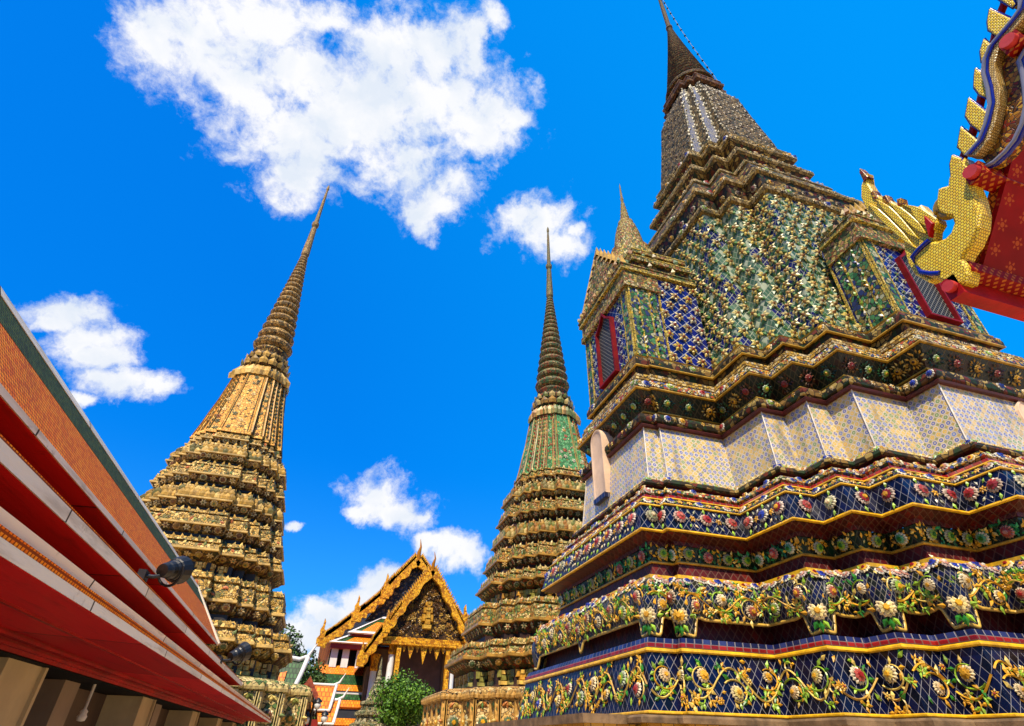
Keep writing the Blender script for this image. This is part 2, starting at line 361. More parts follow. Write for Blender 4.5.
def lattice(name,w,h,lw,c1,c2,c3,line,rough=.22,p3=.12,grime=.3,alt=None):
    """diamond tiles with pale joints, each tile its own glaze tone"""
    k=NT(name); u,v,_=k.sep(k.uv()); a=k.math('DIVIDE',u,w); b=k.math('DIVIDE',v,h)
    p=k.math('ADD',a,b); q=k.math('SUBTRACT',a,b)
    d=None
    for x in (p,q):
        f=k.math('FRACT',x); e=k.math('MINIMUM',f,k.math('SUBTRACT',1.,f)); d=e if d is None else k.math('MINIMUM',d,e)
    idv=k.comb(k.math('FLOOR',p),k.math('FLOOR',q)); r,rc=k.wn(idv)
    col=k.mix(r,c1,c2); r2,_=k.wn(k.comb(k.math('FLOOR',q),k.math('FLOOR',p),7.))
    col=k.mix(k.math('GREATER_THAN',r2,1-p3),col,c3)
    if alt is not None:     # whole panels of another glaze, in big zigzag diamonds
        A=k.math('FRACT',k.math('ADD',k.math('DIVIDE',u,alt[1]),k.math('MULTIPLY',k.math('PINGPONG',k.math('DIVIDE',v,alt[1]),.5),1.)))
        col=k.mix(k.math('LESS_THAN',A,alt[2]),col,k.mix(r,alt[0],tuple(x*.6 for x in alt[0])))
    ln=k.step(d,lw,lw*1.7); col=k.mix(ln,line,col)
    k.bump(ln,.5,.02)
    return k.done(k.grime(col,grime),k.math('MULTIPLY_ADD',ln,rough+.1-.6,.6),.3)
def bricks(name,w,h,lw,cols,line,rough=.3,stagger=.5,metal=0.,grime=.2,bump=.5,spec=.35,deep=1.38):
    k=NT(name); u,v,_=k.sep(k.uv()); b=k.math('DIVIDE',v,h); row=k.math('FLOOR',b)
    a=k.math('ADD',k.math('DIVIDE',u,w),k.math('MULTIPLY',row,stagger)); fa=k.math('FRACT',a); fb=k.math('FRACT',b)
    d=k.math('MINIMUM',k.math('MULTIPLY',k.math('MINIMUM',fa,k.math('SUBTRACT',1.,fa)),w/h),k.math('MINIMUM',fb,k.math('SUBTRACT',1.,fb)))
    r,_=k.wn(k.comb(k.math('FLOOR',a),row)); st=[(i/len(cols),c) for i,c in enumerate(cols)]
    col=k.ramp(r,st,True); ln=k.step(d,lw,lw*1.8); col=k.mix(ln,line,col); k.bump(ln,bump,.02)
    return k.done(k.grime(col,grime),rough,spec,metal,deep)
def flower_tiles(name,cell=.2):
    """white ceramic tiles, each printed with a small blue and yellow flower"""
    k=NT(name); u,v,_=k.sep(k.uv()); A=k.math('DIVIDE',u,cell); B=k.math('DIVIDE',v,cell)
    fa=k.math('FRACT',A); fb=k.math('FRACT',B); x=k.math('SUBTRACT',fa,.5); y=k.math('SUBTRACT',fb,.5)
    r=k.math('SQRT',k.math('ADD',k.math('MULTIPLY',x,x),k.math('MULTIPLY',y,y))); th=k.math('ARCTAN2',y,x)
    pet=k.math('MULTIPLY_ADD',k.math('COSINE',k.math('MULTIPLY',th,8.)),.04,.30)
    rv,_=k.wn(k.comb(k.math('FLOOR',A),k.math('FLOOR',B)))
    white=k.mix(k.wn(k.comb(k.math('FLOOR',A),k.math('FLOOR',B),11.))[0],(.58,.52,.42),(.72,.65,.52)); big,_=k.wn(k.comb(k.math('FLOOR',k.math('DIVIDE',A,5.)),k.math('FLOOR',k.math('DIVIDE',B,6.)),3.))
    pc=k.ramp(rv,[(0,(.10,.17,.50)),(.4,(.16,.28,.60)),(.6,(.75,.50,.06)),(.84,(.20,.36,.14))],True)
    inside=k.step(k.math('SUBTRACT',pet,r),-.02,.02)
    core=k.step(r,.11,.14); ctr=k.mix(k.step(r,.05,.07),(.05,.08,.3),(.82,.74,.5))
    col=k.mix(inside,white,k.mix(core,ctr,pc))
    # small corner motifs
    cx=k.math('SUBTRACT',.5,k.math('ABSOLUTE',x)); cy=k.math('SUBTRACT',.5,k.math('ABSOLUTE',y)); cr=k.math('ADD',cx,cy)
    col=k.mix(k.step(cr,.33,.27),col,k.ramp(big,[(0,(.62,.50,.14)),(.5,(.34,.38,.16)),(.75,(.60,.46,.16))],True))
    d=k.math('MINIMUM',k.math('MINIMUM',fa,k.math('SUBTRACT',1.,fa)),k.math('MINIMUM',fb,k.math('SUBTRACT',1.,fb)))
    ln=k.step(d,.012,.03); col=k.mix(ln,(.48,.38,.22),col); k.bump(ln,.3,.01)
    return k.done(k.mix(.10,k.grime(col,.5,.7),(.45,.34,.18)),.3,.5)
def chips(name,scale,pal,line=(.05,.04,.03),lw=.06,rough=.35,grime=.35,bump=.6):
    """broken-porcelain mosaic"""
    k=NT(name); vec=k.uv()
    a=k.n('ShaderNodeTexVoronoi'); a.feature='F1'; a.inputs['Scale'].default_value=scale; k.l(vec,a.inputs['Vector'])
    e=k.n('ShaderNodeTexVoronoi'); e.feature='DISTANCE_TO_EDGE'; e.inputs['Scale'].default_value=scale; k.l(vec,e.inputs['Vector'])
    x,y,z=k.sep(a.outputs['Color']); col=k.ramp(x,[(i/len(pal),c) for i,c in enumerate(pal)],True)
    col=k.mix(.35,col,k.mix(y,col,(.9,.85,.7),'MULTIPLY')); ln=k.step(e.outputs[0],lw*.5,lw*1.4)
    col=k.mix(ln,line,col); k.bump(ln,bump*.6,.02)
    return k.done(k.grime(col,grime),min(.75,rough+.22),.22)

WHITE=(.72,.68,.58); CREAM=(.74,.62,.40); YEL=(.72,.44,.05); PYEL=(.74,.58,.20); ORA=(.62,.20,.03); RED=(.36,.03,.03); DRED=(.13,.014,.016)
NAVY=(.018,.028,.13); BLUE=(.03,.06,.34); GRN=(.06,.27,.035); LGRN=(.36,.52,.07); DGRN=(.012,.05,.028); BRN=(.20,.10,.04); PINK=(.60,.33,.26)
M={}
M['relief']=glaze('glazed_relief'); M['relief_aged']=glaze('aged_relief',.45,.75)
M['yellow']=plain('yellow_glaze',(.82,.53,.04),.35,.25,6,.35)
M['ribyellow']=chips('yellow_green_rib_mosaic',14,[(.62,.46,.08),(.55,.42,.10),(.66,.54,.20),(.40,.36,.10)],rough=.4,grime=.5)
M['oldyellow']=plain('weathered_yellow_glaze',(.60,.40,.07),.4,.3,6,.55)
M['red']=bricks('red_glaze_tiles',.12,.2,.03,[(.34,.025,.025),(.27,.02,.02),(.40,.04,.03)],(.26,.16,.12),.35,0)
M['darkred']=lattice('dark_red_lattice',.13,.17,.05,(.15,.016,.018),(.09,.01,.014),(.2,.03,.02),(.19,.10,.07),.4)
M['maroon']=plain('maroon_plaster',(.15,.022,.018),.5,.35,5,.5)
M['navytile']=bricks('navy_glaze_tiles',.12,.2,.03,[(.03,.04,.14),(.02,.03,.10),(.06,.08,.2)],(.24,.22,.22),.35,0)
M['blue']=lattice('cobalt_lattice',.125,.18,.024,(.006,.010,.042),(.010,.018,.085),(.006,.007,.02),(.33,.32,.32),.2,.15,.25)
M['blue2']=lattice('cushion_lattice',.085,.115,.045,(.008,.012,.05),(.014,.025,.10),(.03,.035,.02),(.30,.28,.22),.25,.3)
M['greenlat']=lattice('green_lattice',.12,.16,.04,(.012,.045,.03),(.02,.09,.045),(.02,.025,.02),(.12,.13,.07),.25,.2,.35)
M['darklat']=lattice('dark_green_band',.14,.18,.05,(.018,.035,.022),(.04,.05,.03),(.07,.03,.015),(.16,.13,.06),.3,.2,.5)
M['body']=lattice('sea_green_lattice',.15,.22,.04,(.05,.13,.09),(.16,.26,.18),(.44,.48,.36),(.42,.44,.33),.3,.22,.5,alt=((.010,.022,.2),1.9,.30))
M['bluebay']=lattice('royal_blue_lattice',.26,.24,.035,(.01,.02,.15),(.02,.035,.26),(.012,.02,.06),(.42,.44,.45),.2,.1,.2)
M['wall']=flower_tiles('printed_white_tiles',.105)
M['brownband']=chips('brown_mosaic',9,[(.16,.09,.03),(.30,.20,.07),(.06,.05,.02),(.42,.32,.12),(.05,.09,.04),(.20,.06,.03)],rough=.4,grime=.55)
M['floral']=chips('floral_mosaic',17,[(.55,.42,.16),(.62,.55,.36),(.10,.16,.06),(.45,.12,.06),(.55,.33,.06),(.08,.12,.3),(.64,.58,.42)],rough=.32,grime=.35)
M['greyroll']=chips('weathered_roll_mosaic',12,[(.40,.30,.14),(.48,.38,.20),(.28,.20,.08),(.36,.27,.09),(.20,.18,.09)],rough=.6,grime=.6)
M['belltile']=chips('grey_bell_mosaic',12,[(.30,.22,.10),(.36,.28,.15),(.12,.10,.06),(.22,.15,.06),(.08,.09,.05)],rough=.6,grime=.5)
M['sheenbell']=bricks('sky_sheen_tiles',.09,.09,.05,[(.26,.28,.36),(.20,.23,.34),(.34,.34,.34)],(.25,.22,.2),.4,0,0,.5)  # bell tiles with the sky's blue-white reflection painted into their colour
M['porchroof']=chips('porch_roof_mosaic',15,[(.42,.33,.09),(.50,.40,.14),(.14,.20,.07),(.34,.16,.06),(.46,.28,.16),(.22,.20,.08),(.55,.48,.28)],rough=.5,grime=.55)
M['spire']=chips('spire_mosaic',16,[(.22,.15,.07),(.32,.24,.11),(.12,.08,.04),(.20,.08,.04),(.10,.11,.06)],rough=.6,grime=.5)
M['ledge']=plain('weathered_stone',(.27,.19,.11),.75,.4,3,.6,.3,.4)
M['ytile']=bricks('yellow_plinth_tiles',.16,.16,.03,[(.62,.40,.05),(.55,.33,.04),(.68,.46,.08)],(.3,.22,.08),.35,0)
M['edgetile']=plain('white_edge_tiles',(.70,.64,.54),.45,.2,8,.4)
M['peach']=plain('peach_plaster',(.76,.58,.42),.75,.12,2,.2,.2)
M['shutter']=plain('dark_red_shutter',(.26,.010,.016),.6,.3,3,.3,.15)
M['black']=plain('black_paint',(.012,.012,.013),.45,.2,4,0)
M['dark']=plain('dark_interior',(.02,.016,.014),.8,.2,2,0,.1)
M['grille']=lattice('window_grille',.10,.11,.06,(.006,.006,.008),(.008,.008,.01),(.006,.006,.008),(.28,.27,.23),.5,.1,0)
M['redpaint']=plain('red_lacquer',(.46,.014,.014),.5,.3,2.5,.25,.2)


# ------------------------------------------------------------------ ground
mb=MB(); R_=900
mb.poly([(-R_,-R_,GZ-.006),(R_,-R_,GZ-.006),(R_,R_,GZ-.006),(-R_,R_,GZ-.006)],[(0,1,2,3)])
gm=plain('earth',(.30,.27,.22),.9,.3,.2,0,.1)
g=mb.build('ground',gm,None,(0,0,GZ-.006)); g['kind']='structure'
mb=MB(); mb.poly([(-30,-30,GZ),(60,-30,GZ),(60,80,GZ),(-30,80,GZ)],[(0,1,2,3)])
g=mb.build('courtyard_paving',bricks('granite_paving',.5,.5,.012,[(.74,.58,.38),(.71,.55,.35),(.77,.61,.42)],(.35,.28,.18),.7,.5),None,(0,0,GZ)); g['kind']='structure'

# ------------------------------------------------------------------ the great chedi
CX,CY=10.06,8.99
QZ=[.36,2.64,4.86,6.67]
QV=[[(3.76,6.56),(4.2,6.56),(4.2,6.44),(5.575,6.44),(5.575,5.59),(6.21,5.59),(6.21,5.15),(6.76,5.15),(6.76,4.65),(7.6,4.65),(7.6,4.04)],
    [(4.11,6.90),(4.47,6.90),(4.47,6.78),(5.83,6.78),(5.83,5.78),(6.35,5.78),(6.35,5.29),(6.86,5.29),(6.86,4.82),(7.81,4.82),(7.81,4.19)],
    [(4.91,7.72),(5.20,7.72),(5.20,7.64),(6.56,7.64),(6.56,6.53),(7.03,6.53),(7.03,5.98),(7.45,5.98),(7.45,5.45),(8.60,5.45),(8.60,4.86)],
    [(5.07,7.88),(5.35,7.88),(5.35,7.84),(6.86,7.84),(6.86,6.90),(7.40,6.90),(7.40,6.39),(7.90,6.39),(7.90,5.81),(8.92,5.81),(8.92,5.10)]]
def full(q):
    q=[tuple(p) for p in q]
    a=[(2*CX-x,y) for x,y in q][::-1]; b=[(2*CX-x,2*CY-y) for x,y in q]; c=[(x,2*CY-y) for x,y in q][::-1]
    return np.array(q+a+b+c)
QF=[full(q) for q in QV]
def big(z):
    z=min(max(z,QZ[0]),QZ[-1]); i=max(0,min(len(QZ)-2,int(np.searchsorted(QZ,z))-1)); t=(z-QZ[i])/(QZ[i+1]-QZ[i])
    return QF[i]*(1-t)+QF[i+1]*t
UZ=[6.67,11.4,12.3,13.4,14.3,15.3,15.75]
UV_=[[(6.95,6.95),(7.44,6.44),(7.93,5.87)],[(7.22,7.26),(7.75,6.74),(8.32,6.17)],[(7.25,7.31),(7.80,6.76),(8.36,6.24)],[(7.68,7.70),(8.18,7.17),(8.67,6.71)],
     [(7.84,7.79),(8.27,7.31),(8.75,6.87)],[(8.05,7.93),(8.49,7.52),(8.85,7.08)],[(8.14,8.06),(8.57,7.59),(8.88,7.17)]]
UF=[full([a,(b[0],a[1]),b,(c[0],b[1]),c]) for a,b,c in UV_]
def up(z):
    z=min(max(z,UZ[0]),UZ[-1]); i=max(0,min(len(UZ)-2,int(np.searchsorted(UZ,z))-1)); t=(z-UZ[i])/(UZ[i+1]-UZ[i])
    return UF[i]*(1-t)+UF[i+1]*t
BT=thing('great_chedi','towering pagoda filling the right side, navy flower frieze below and red framed windows above','pagoda',(CX,CY,GZ))
def band(name,prof,mat,poly=big,parent=BT,uvk=1.,extra=None):
    mb=MB(); ring(mb,poly,prof,uvk=uvk)
    if extra: extra(mb)
    return mb.build(name,M[mat],parent)
def rope(mb,z,o,t=.035,poly=big): ring(mb,poly,[(z-t*.5,o-.01),(z-t*.5,o+t*.75),(z-t*.2,o+t*1.05),(z+t*.2,o+t*1.05),(z+t*.5,o+t*.75),(z+t*.5,o-.01)])
# plinth, ledge
band('plinth',[(GZ,.16),(.25,.12)],'ytile')
def low(z): return offset(big(.36),.0)
mb=MB(); ring(mb,low,[(.25,.10),(.25,.30),(.30,.30),(.325,.27),(.325,-.05)]); box(mb,2.92,3.7,6.6,11.38,.24,.33); mb.build('ledge',M['ledge'],BT)
mb=MB(); box(mb,2.98,3.6,6.66,11.32,GZ,.24); mb.build('side_bench',M['ytile'],BT)
# vine frieze
FRZ=(.36,.03,1.0,0.)
fz=band('vine_frieze',[FRZ[:2],FRZ[2:]],'blue')
VP=[(CREAM,(.66,.5,.3),YEL),((.66,.58,.44),(.50,.14,.10),RED),((.70,.60,.38),(.7,.58,.22),YEL),((.56,.60,.44),LGRN,YEL),((.66,.60,.46),(.06,.09,.4),BLUE),(CREAM,YEL,YEL)]
VW=[3,2.4,4,1.2,.5,3]
def curl(mb,f,u,v,r,a0,turn,col,h=.01,tail=None):
    t=np.linspace(0,1,12); a=a0+turn*t*4.4; rr=r*(1-.5*t)
    cu_=u+np.cumsum(np.cos(a)*r*.36*(1-.4*t)); cv=v+np.cumsum(np.sin(a)*r*.36*(1-.4*t))
    P=np.column_stack([np.clip(cu_,.02,f.L-.02),np.clip(cv,.03,f.H-.03)]); half_tube(mb,f,P,.0135-.006*t,col,h)
    for k in (3,6,9,11):
        on(mb,LEAF,f,P[k,0],P[k,1],.075*random.uniform(.8,1.25),a[k]-math.pi/2+turn*.9*(1 if k%2 else -1),[random.choice([LGRN,GRN,YEL,PYEL,LGRN])],h)
def vine(mb,f,sp=.46,amp=.24,R=.095,hh=.012,dense=1.,pal=VP,wts=VW):
    """scrolling vine: a wave along the band, a spiral round each flower, leaves all along"""
    n=max(1,int(round(f.L/sp))); d=f.L/n; mid=f.H*.5; s0=random.choice([0,1])
    t=np.linspace(0,1,14*n); wave=lambda x: mid+f.H*.27*np.sin(np.pi*(x/d+s0)+.4)
    u=np.linspace(.02,f.L-.02,12*n+2); half_tube(mb,f,np.column_stack([u,wave(u)]),.0125,random.choice([PYEL,YEL,(.62,.42,.14)]),hh)
    for i in range(n):
        uc=(i+.5)*d+random.uniform(-.03,.03); sg=1 if wave(uc)>mid else -1
        vc=mid-sg*f.H*random.uniform(.10,.17); cw=random.choice([-1,1])
        a=np.linspace(0,1,18); ang=math.pi/2*sg+cw*(-.9+a*4.6); rr=R*(1.75-.85*a)
        P=np.column_stack([np.clip(uc+rr*np.cos(ang)*1.15,.02,f.L-.02),np.clip(vc+rr*np.sin(ang),.02,f.H-.02)])
        half_tube(mb,f,P,.012-.004*a,random.choice([PYEL,LGRN,YEL,PYEL]),hh)
        for k in (2,5,8,11,14):
            on(mb,LEAF,f,P[k,0],P[k,1],random.uniform(.07,.11),ang[k]-math.pi/2+random.uniform(-.7,.7),[random.choice([LGRN,GRN,YEL,PYEL,LGRN])],hh,zs=.8)
        for q in range(int(5*dense)):
            uu=uc+random.uniform(-.5,.5)*d; vv=random.uniform(.08,.92)*f.H
            if .05<uu<f.L-.05 and math.hypot(uu-uc,vv-vc)>R*.8: on(mb,LEAF,f,uu,vv,random.uniform(.065,.11),random.random()*6.3,[random.choice([LGRN,GRN,YEL,PYEL,LGRN,YEL])],hh,zs=.8)
        on(mb,ROS,f,uc,vc,R*random.uniform(.72,1.08),random.uniform(0,3),random.choices(pal,wts)[0],hh)
        for q in range(int(4*dense)):      # side shoots ending in a curled tip with paired leaves
            x0=uc+random.uniform(-.5,.5)*d; y0=wave(x0); a0=random.choice([-1,1])*random.uniform(.6,2.4); tt=np.linspace(0,1,9); tr=random.uniform(1.5,3.5)*random.choice([-1,1]); ln=random.uniform(.12,.2)
            ang2=a0+tr*tt; P2=np.column_stack([np.clip(x0+np.cumsum(np.cos(ang2))*ln/9,.02,f.L-.02),np.clip(y0+np.cumsum(np.sin(ang2))*ln/9,.03,f.H-.03)])
            if .05<x0<f.L-.05:
                half_tube(mb,f,P2,.010-.005*tt,random.choice([PYEL,LGRN,YEL]),hh)
                cl=random.choice([LGRN,GRN,YEL,LGRN])
                for k in (3,5,8):
                    for sg2 in (-1,1): on(mb,LEAF,f,P2[k,0],P2[k,1],random.uniform(.05,.08),ang2[k]-math.pi/2+sg2*random.uniform(.5,1.),[cl if k<8 else YEL],hh,zs=.8)
        if random.random()<.7: on(mb,FLO6,f,min(max(uc+random.choice([-1,1])*d*.45,.07),f.L-.07),mid+sg*f.H*random.uniform(.05,.3),.05,random.random()*6,random.choice([(YEL,YEL),(PYEL,YEL),(YEL,RED)]),hh)
mb=MB()
for f in facets(big,*FRZ,minL=.1): vine(mb,f)
mb.build('vine_relief',M['relief'],fz)
# trims and strips above the frieze
mb=MB(); rope(mb,.36,.04,.035); rope(mb,1.02,-.01,.048); mb.build('lower_trim',M['yellow'],BT)
band('red_strip',[(1.05,.02),(1.09,.02),(1.105,-.0)],'red')
band('navy_strip',[(1.105,-.0),(1.17,-.02),(1.18,-.3)],'navytile')
band('recess_panel',[(1.14,-.26),(1.56,-.26)],'darkred')
# scalloped lotus cushion
def colsamples():
    out=[]
    P0=big(1.5); n=len(P0)
    def turn(j):
        a=P0[j]-P0[j-1]; b=P0[(j+1)%n]-P0[j]; return a[0]*b[1]-a[1]*b[0]
    for j in range(n):
        L=np.linalg.norm(P0[(j+1)%n]-P0[j]); cv0=turn(j)>0; cv1=turn((j+1)%n)>0
        if L<.2: ts=[0,.5*L]
        else:
            ts=list(np.arange(0,L,.06)); w=.22 if L>.5 else .19
            if cv0: ts+=list(np.arange(0,w+.1,.02))
            if cv1: ts+=list(L-np.arange(.02,w+.1,.02))
            if L>2.: ts+=list(L/2+np.arange(-.16,.17,.02))
            ts=sorted({round(float(t),4) for t in ts if t<L-.012})
        for t in ts:
            s=min(t if cv0 else 9,(L-t) if cv1 else 9); w=.22 if L>.5 else .19
            q=min(1,max(0,(s-(w-.05))/.075)); q=q*q*(3-2*q)
            zz=(1.205+.035*max(0,1-s/w))*(1-q)+(1.43+.025*math.exp(-((s-w-.06)/.05)**2))*q
            if L>2.: 
                m_=abs(t-L/2); zz=min(zz,1.43-.17*math.exp(-(m_/.06)**2))
            if L<.2: zz=1.22
            out.append((j,t/L,zz))
    return out
CS=colsamples()
def cpt(j,t,z,o):
    P=offset(big(z),o); return np.append(P[j]*(1-t)+P[(j+1)%len(P)]*t,z)
CPROF=[(0,-.10),(.18,-.055),(.36,-.01),(.52,.0),(.66,-.02),(.80,-.075),(.91,-.15),(.97,-.22),(1.0,-.30)]
mb=MB(); rows=[]; ZT=2.02
for k,(w,o) in enumerate(CPROF):
    row=[]; 
    for (j,t,zl) in CS: row.append((j,t,zl+(ZT-zl)*w))
    # evaluate efficiently per unique z
    cache={}
    pts=[]
    for j,t,z in row:
        if z not in cache: cache[z]=offset(big(z),o)
        P=cache[z]; pts.append(np.append(P[j]*(1-t)+P[(j+1)%len(P)]*t,z))
    rows.append(np.array(pts))
V=np.concatenate(rows); n=len(CS); dd=np.linalg.norm(np.roll(rows[3],-1,0)-rows[3],axis=1); cu=np.concatenate([[0],np.cumsum(dd)])
flat=[];uv=[]
for i in range(len(rows)-1):
    for j in range(n):
        j2=(j+1)%n; flat+=[i*n+j,i*n+j2,(i+1)*n+j2,(i+1)*n+j]
        uv+=[(cu[j],rows[i][j][2]),(cu[j+1],rows[i][j2][2]),(cu[j+1],rows[i+1][j2][2]),(cu[j],rows[i+1][j][2])]
mb.add(V,flat,[4]*((len(rows)-1)*n),uv)
cush=mb.build('lotus_cushion',M['blue2'],BT)
mb=MB(); tube(mb,rows[0],.022,6,closed=True)
mb.build('cushion_edging',plain('pale_yellow_glaze',(.66,.46,.12),.35,.25,6,.35),cush)
mb=MB()
band_f=facets(big,1.44,-.075,1.84,.0,minL=.1); band_t=facets(big,1.80,-.0,2.0,-.16,minL=.1)
for f in band_f: vine(mb,f,.40,.17,.095,.02,1.6,[((.64,.52,.36),(.5,.16,.1),YEL),(CREAM,YEL,YEL),((.7,.62,.44),CREAM,YEL),((.55,.45,.32),(.45,.18,.12),RED),((.5,.52,.34),LGRN,YEL)],[2,3,3,2,1])
for f in band_t:
    n=max(1,int(f.L/.12))
    for i in range(n):
        u=(i+.5+random.uniform(-.2,.2))*f.L/n
        on(mb,ROS7,f,u,f.H*random.uniform(.3,.8),random.uniform(.06,.085),random.random()*6,random.choice([(WHITE,PINK,YEL),((.55,.45,.4),PINK,WHITE),(CREAM,YEL,RED),(WHITE,(.06,.09,.4),BLUE)]),.01)
        for _ in range(2): on(mb,LEAF,f,u+random.uniform(-.1,.1),f.H*random.uniform(.1,.9),.075,random.random()*6,[random.choice([LGRN,PYEL,GRN,YEL])],.01)
PL=offset(big(1.42),-.075); nP=len(PL)
for j in range(nP):
    a=PL[j]-PL[j-1]; b=PL[(j+1)%nP]-PL[j]; la,lb=np.linalg.norm(a),np.linalg.norm(b)
    if a[0]*b[1]-a[1]*b[0]<=0 or lb<.2: continue
    n_=np.array([a[1]/la+b[1]/lb,-a[0]/la-b[0]/lb,0.]); n_/=np.linalg.norm(n_); t_=np.array([-n_[1],n_[0],0.]); z_=np.array([0,0,1.])
    if n_@(-np.append(PL[j],1.4))<0: continue
    def at(du,dz,h=.03): 
        e=(a/la if du<0 else b/lb)*abs(du)*(-1 if du<0 else 1); return np.append(PL[j]+e,1.42+dz)+n_*h
    inst(mb,ROS,at(0,.03,.0),t_,z_,n_,.115,random.random(),random.choice([(CREAM,(.7,.6,.3),YEL),((.66,.56,.34),YEL,YEL)]))
    for du,dz,sc,rot,c in ((-.03,-.07,.12,2.6,GRN),(.03,-.07,.12,-2.6,LGRN),(0,-.09,.12,3.14,GRN),(-.09,.13,.11,.5,YEL),(.09,.13,.11,-.5,YEL),(0,.15,.12,0,LGRN),(-.13,.02,.1,1.4,YEL),(.13,.02,.1,-1.4,LGRN)):
        inst(mb,LEAF,at(du,dz,.02),t_,z_,n_,sc,rot,[c])
    for sg in (-1,1):
        P=[at(sg*(.08+.2*t),.02+.16*t*t,.03) for t in np.linspace(0,1,7)]; tube(mb,P,.012,5,col=PYEL)
mb.build('cushion_relief',M['relief'],cush)
mb=MB(); ring(mb,big,[(2.0,-.30),(2.0,-.24),(2.05,-.235),(2.06,-.32)]); mb.build('cushion_top_trim',M['yellow'],BT)
band('dark_red_band',[(2.03,-.33),(2.25,-.35)],'darkred')
mb=MB(); rope(mb,2.265,-.35,.035); mb.build('frieze_foot_trim',M['oldyellow'],BT)
gf=band('green_frieze',[(2.285,-.35),(2.50,-.28)],'greenlat')
mb=MB()
GP=[((.66,.36,.28),RED,PINK),((.76,.76,.58),(.2,.5,.3),GRN),((.55,.30,.24),(.5,.1,.08),PINK),((.5,.5,.36),LGRN,GRN)]
for f in facets(big,2.285,-.35,2.50,-.28,minL=.08):
    n=max(1,int(round(f.L/.36)))
    for i in range(n):
        u=(i+.5)*f.L/n
        for _ in range(30):
            on(mb,LEAF,f,min(max(u+random.gauss(0,.125),.02),f.L-.02),f.H*random.uniform(.08,.92),random.uniform(.05,.085),random.random()*6.3,[random.choice([(.06,.36,.14),(.08,.44,.18),(.05,.28,.13),(.06,.34,.12)]) if i%2 else random.choice([(.84,.56,.06),(.74,.46,.06),(.84,.70,.26),(.7,.42,.04)])],.012,.3)
        on(mb,ROS,f,u,f.H*random.uniform(.42,.58),.088,random.random()*6,GP[(i*2+random.randrange(2))%4 if i%2 else 1+2*random.randrange(2)],.03)
mb.build('green_relief',M['relief'],gf)
band('dark_red_soffit',[(2.50,-.26),(2.56,-.25),(2.62,-.04)],'darkred')
mb=MB(); rope(mb,2.645,-.03,.036); mb.build('rosette_frieze_trim',M['yellow'],BT)
rf=band('rosette_frieze',[(2.665,.0),(3.06,.03)],'blue')
mb=MB()
RP=[((.62,.50,.40),(.45,.07,.05),RED),((.54,.50,.36),(.4,.40,.22),CREAM),((.60,.46,.38),(.5,.10,.07),(.5,.2,.15)),((.62,.58,.48),(.06,.10,.42),BLUE),((.6,.5,.42),RED,YEL)]
for f in facets(big,2.665,.0,3.06,.03,minL=.08):
    n=max(1,int(round(f.L/.40)))
    for i in range(n):
        u=(i+.5)*f.L/n
        on(mb,ROS,f,u,f.H*.5,.108,random.random()*6,random.choices(RP,[4,3,3,1.2,2])[0],.015)
        on(mb,LEAF,f,u,f.H*.5+.12,.09,0,[LGRN],.01); on(mb,LEAF,f,u,f.H*.5-.12,.09,math.pi,[LGRN],.01)
        if i<n-1 or f.L>.6:
            uu=(i+1)*f.L/n
            if uu<f.L-.05:
                on(mb,FLO6,f,uu,f.H*.5,.062,random.random(),(YEL,YEL),.01)
                for q in range(6): on(mb,LEAF,f,uu+.06*math.cos(q*1.05),f.H*.5+.11*math.sin(q*1.05),.07,q*1.05-math.pi/2,[random.choice([WHITE,(.5,.5,.34),LGRN,CREAM,(.45,.44,.36)])],.01)
mb.build('rosette_relief',M['relief'],rf)
mb=MB(); rope(mb,3.075,.03,.03); mb.build('bead_row_trim',M['yellow'],BT)
bd=band('bead_row',[(3.09,.02),(3.24,-.06)],'blue')
mb=MB()
for f in facets(big,3.09,.02,3.24,-.06,minL=.08):
    n=max(1,int(round(f.L/.17)))
    for i in range(n):
        u=(i+.5)*f.L/n
        on(mb,FLO6 if i%3 else ROS7,f,u,f.H*.5,.058 if i%3 else .075,random.random(),(YEL,PYEL) if i%3 else random.choice([(WHITE,PINK,YEL),(WHITE,(.08,.12,.4),BLUE)]),.005)
        on(mb,LEAF,f,u+.06,f.H*.5,.06,-1.4,[LGRN],.005)
mb.build('bead_relief',M['relief'],bd)
mb=MB(); rope(mb,3.255,-.07,.03); mb.build('upper_bead_trim',M['yellow'],BT)
band('orange_red_band',[(3.27,-.09),(3.345,-.10),(3.36,-.16)],'red')
fb=band('floral_roll',[(3.36,-.15),(3.40,-.09),(3.46,-.10),(3.53,-.17),(3.56,-.26)],'floral')
mb=MB()
for f in facets(big,3.38,-.10,3.50,-.12,minL=.06):
    n=max(1,int(round(f.L/.13)))
    for i in range(n):
        u=(i+random.uniform(.3,.7))*f.L/n
        if random.random()<.4: on(mb,ROS7,f,u,f.H*random.uniform(.3,.9),random.uniform(.05,.08),random.random()*6,random.choice([(WHITE,PINK,YEL),(CREAM,YEL,RED),(WHITE,(.08,.14,.45),BLUE),((.6,.5,.45),(.5,.2,.16),WHITE)]),0)
        else: on(mb,LEAF,f,u,f.H*random.uniform(.1,.7),random.uniform(.06,.09),random.uniform(-1.4,1.4),[random.choice([PYEL,CREAM,LGRN,GRN,YEL,WHITE])],0)
mb.build('floral_roll_relief',M['relief'],fb)
band('maroon_cavetto',[(3.54,-.26),(3.58,-.30),(3.61,-.19)],'maroon')
wm=band('wavy_moulding',[(3.61,-.18),(3.64,-.14),(3.70,-.14),(3.76,-.2),(3.80,-.27)],'brownband')
mb=MB()
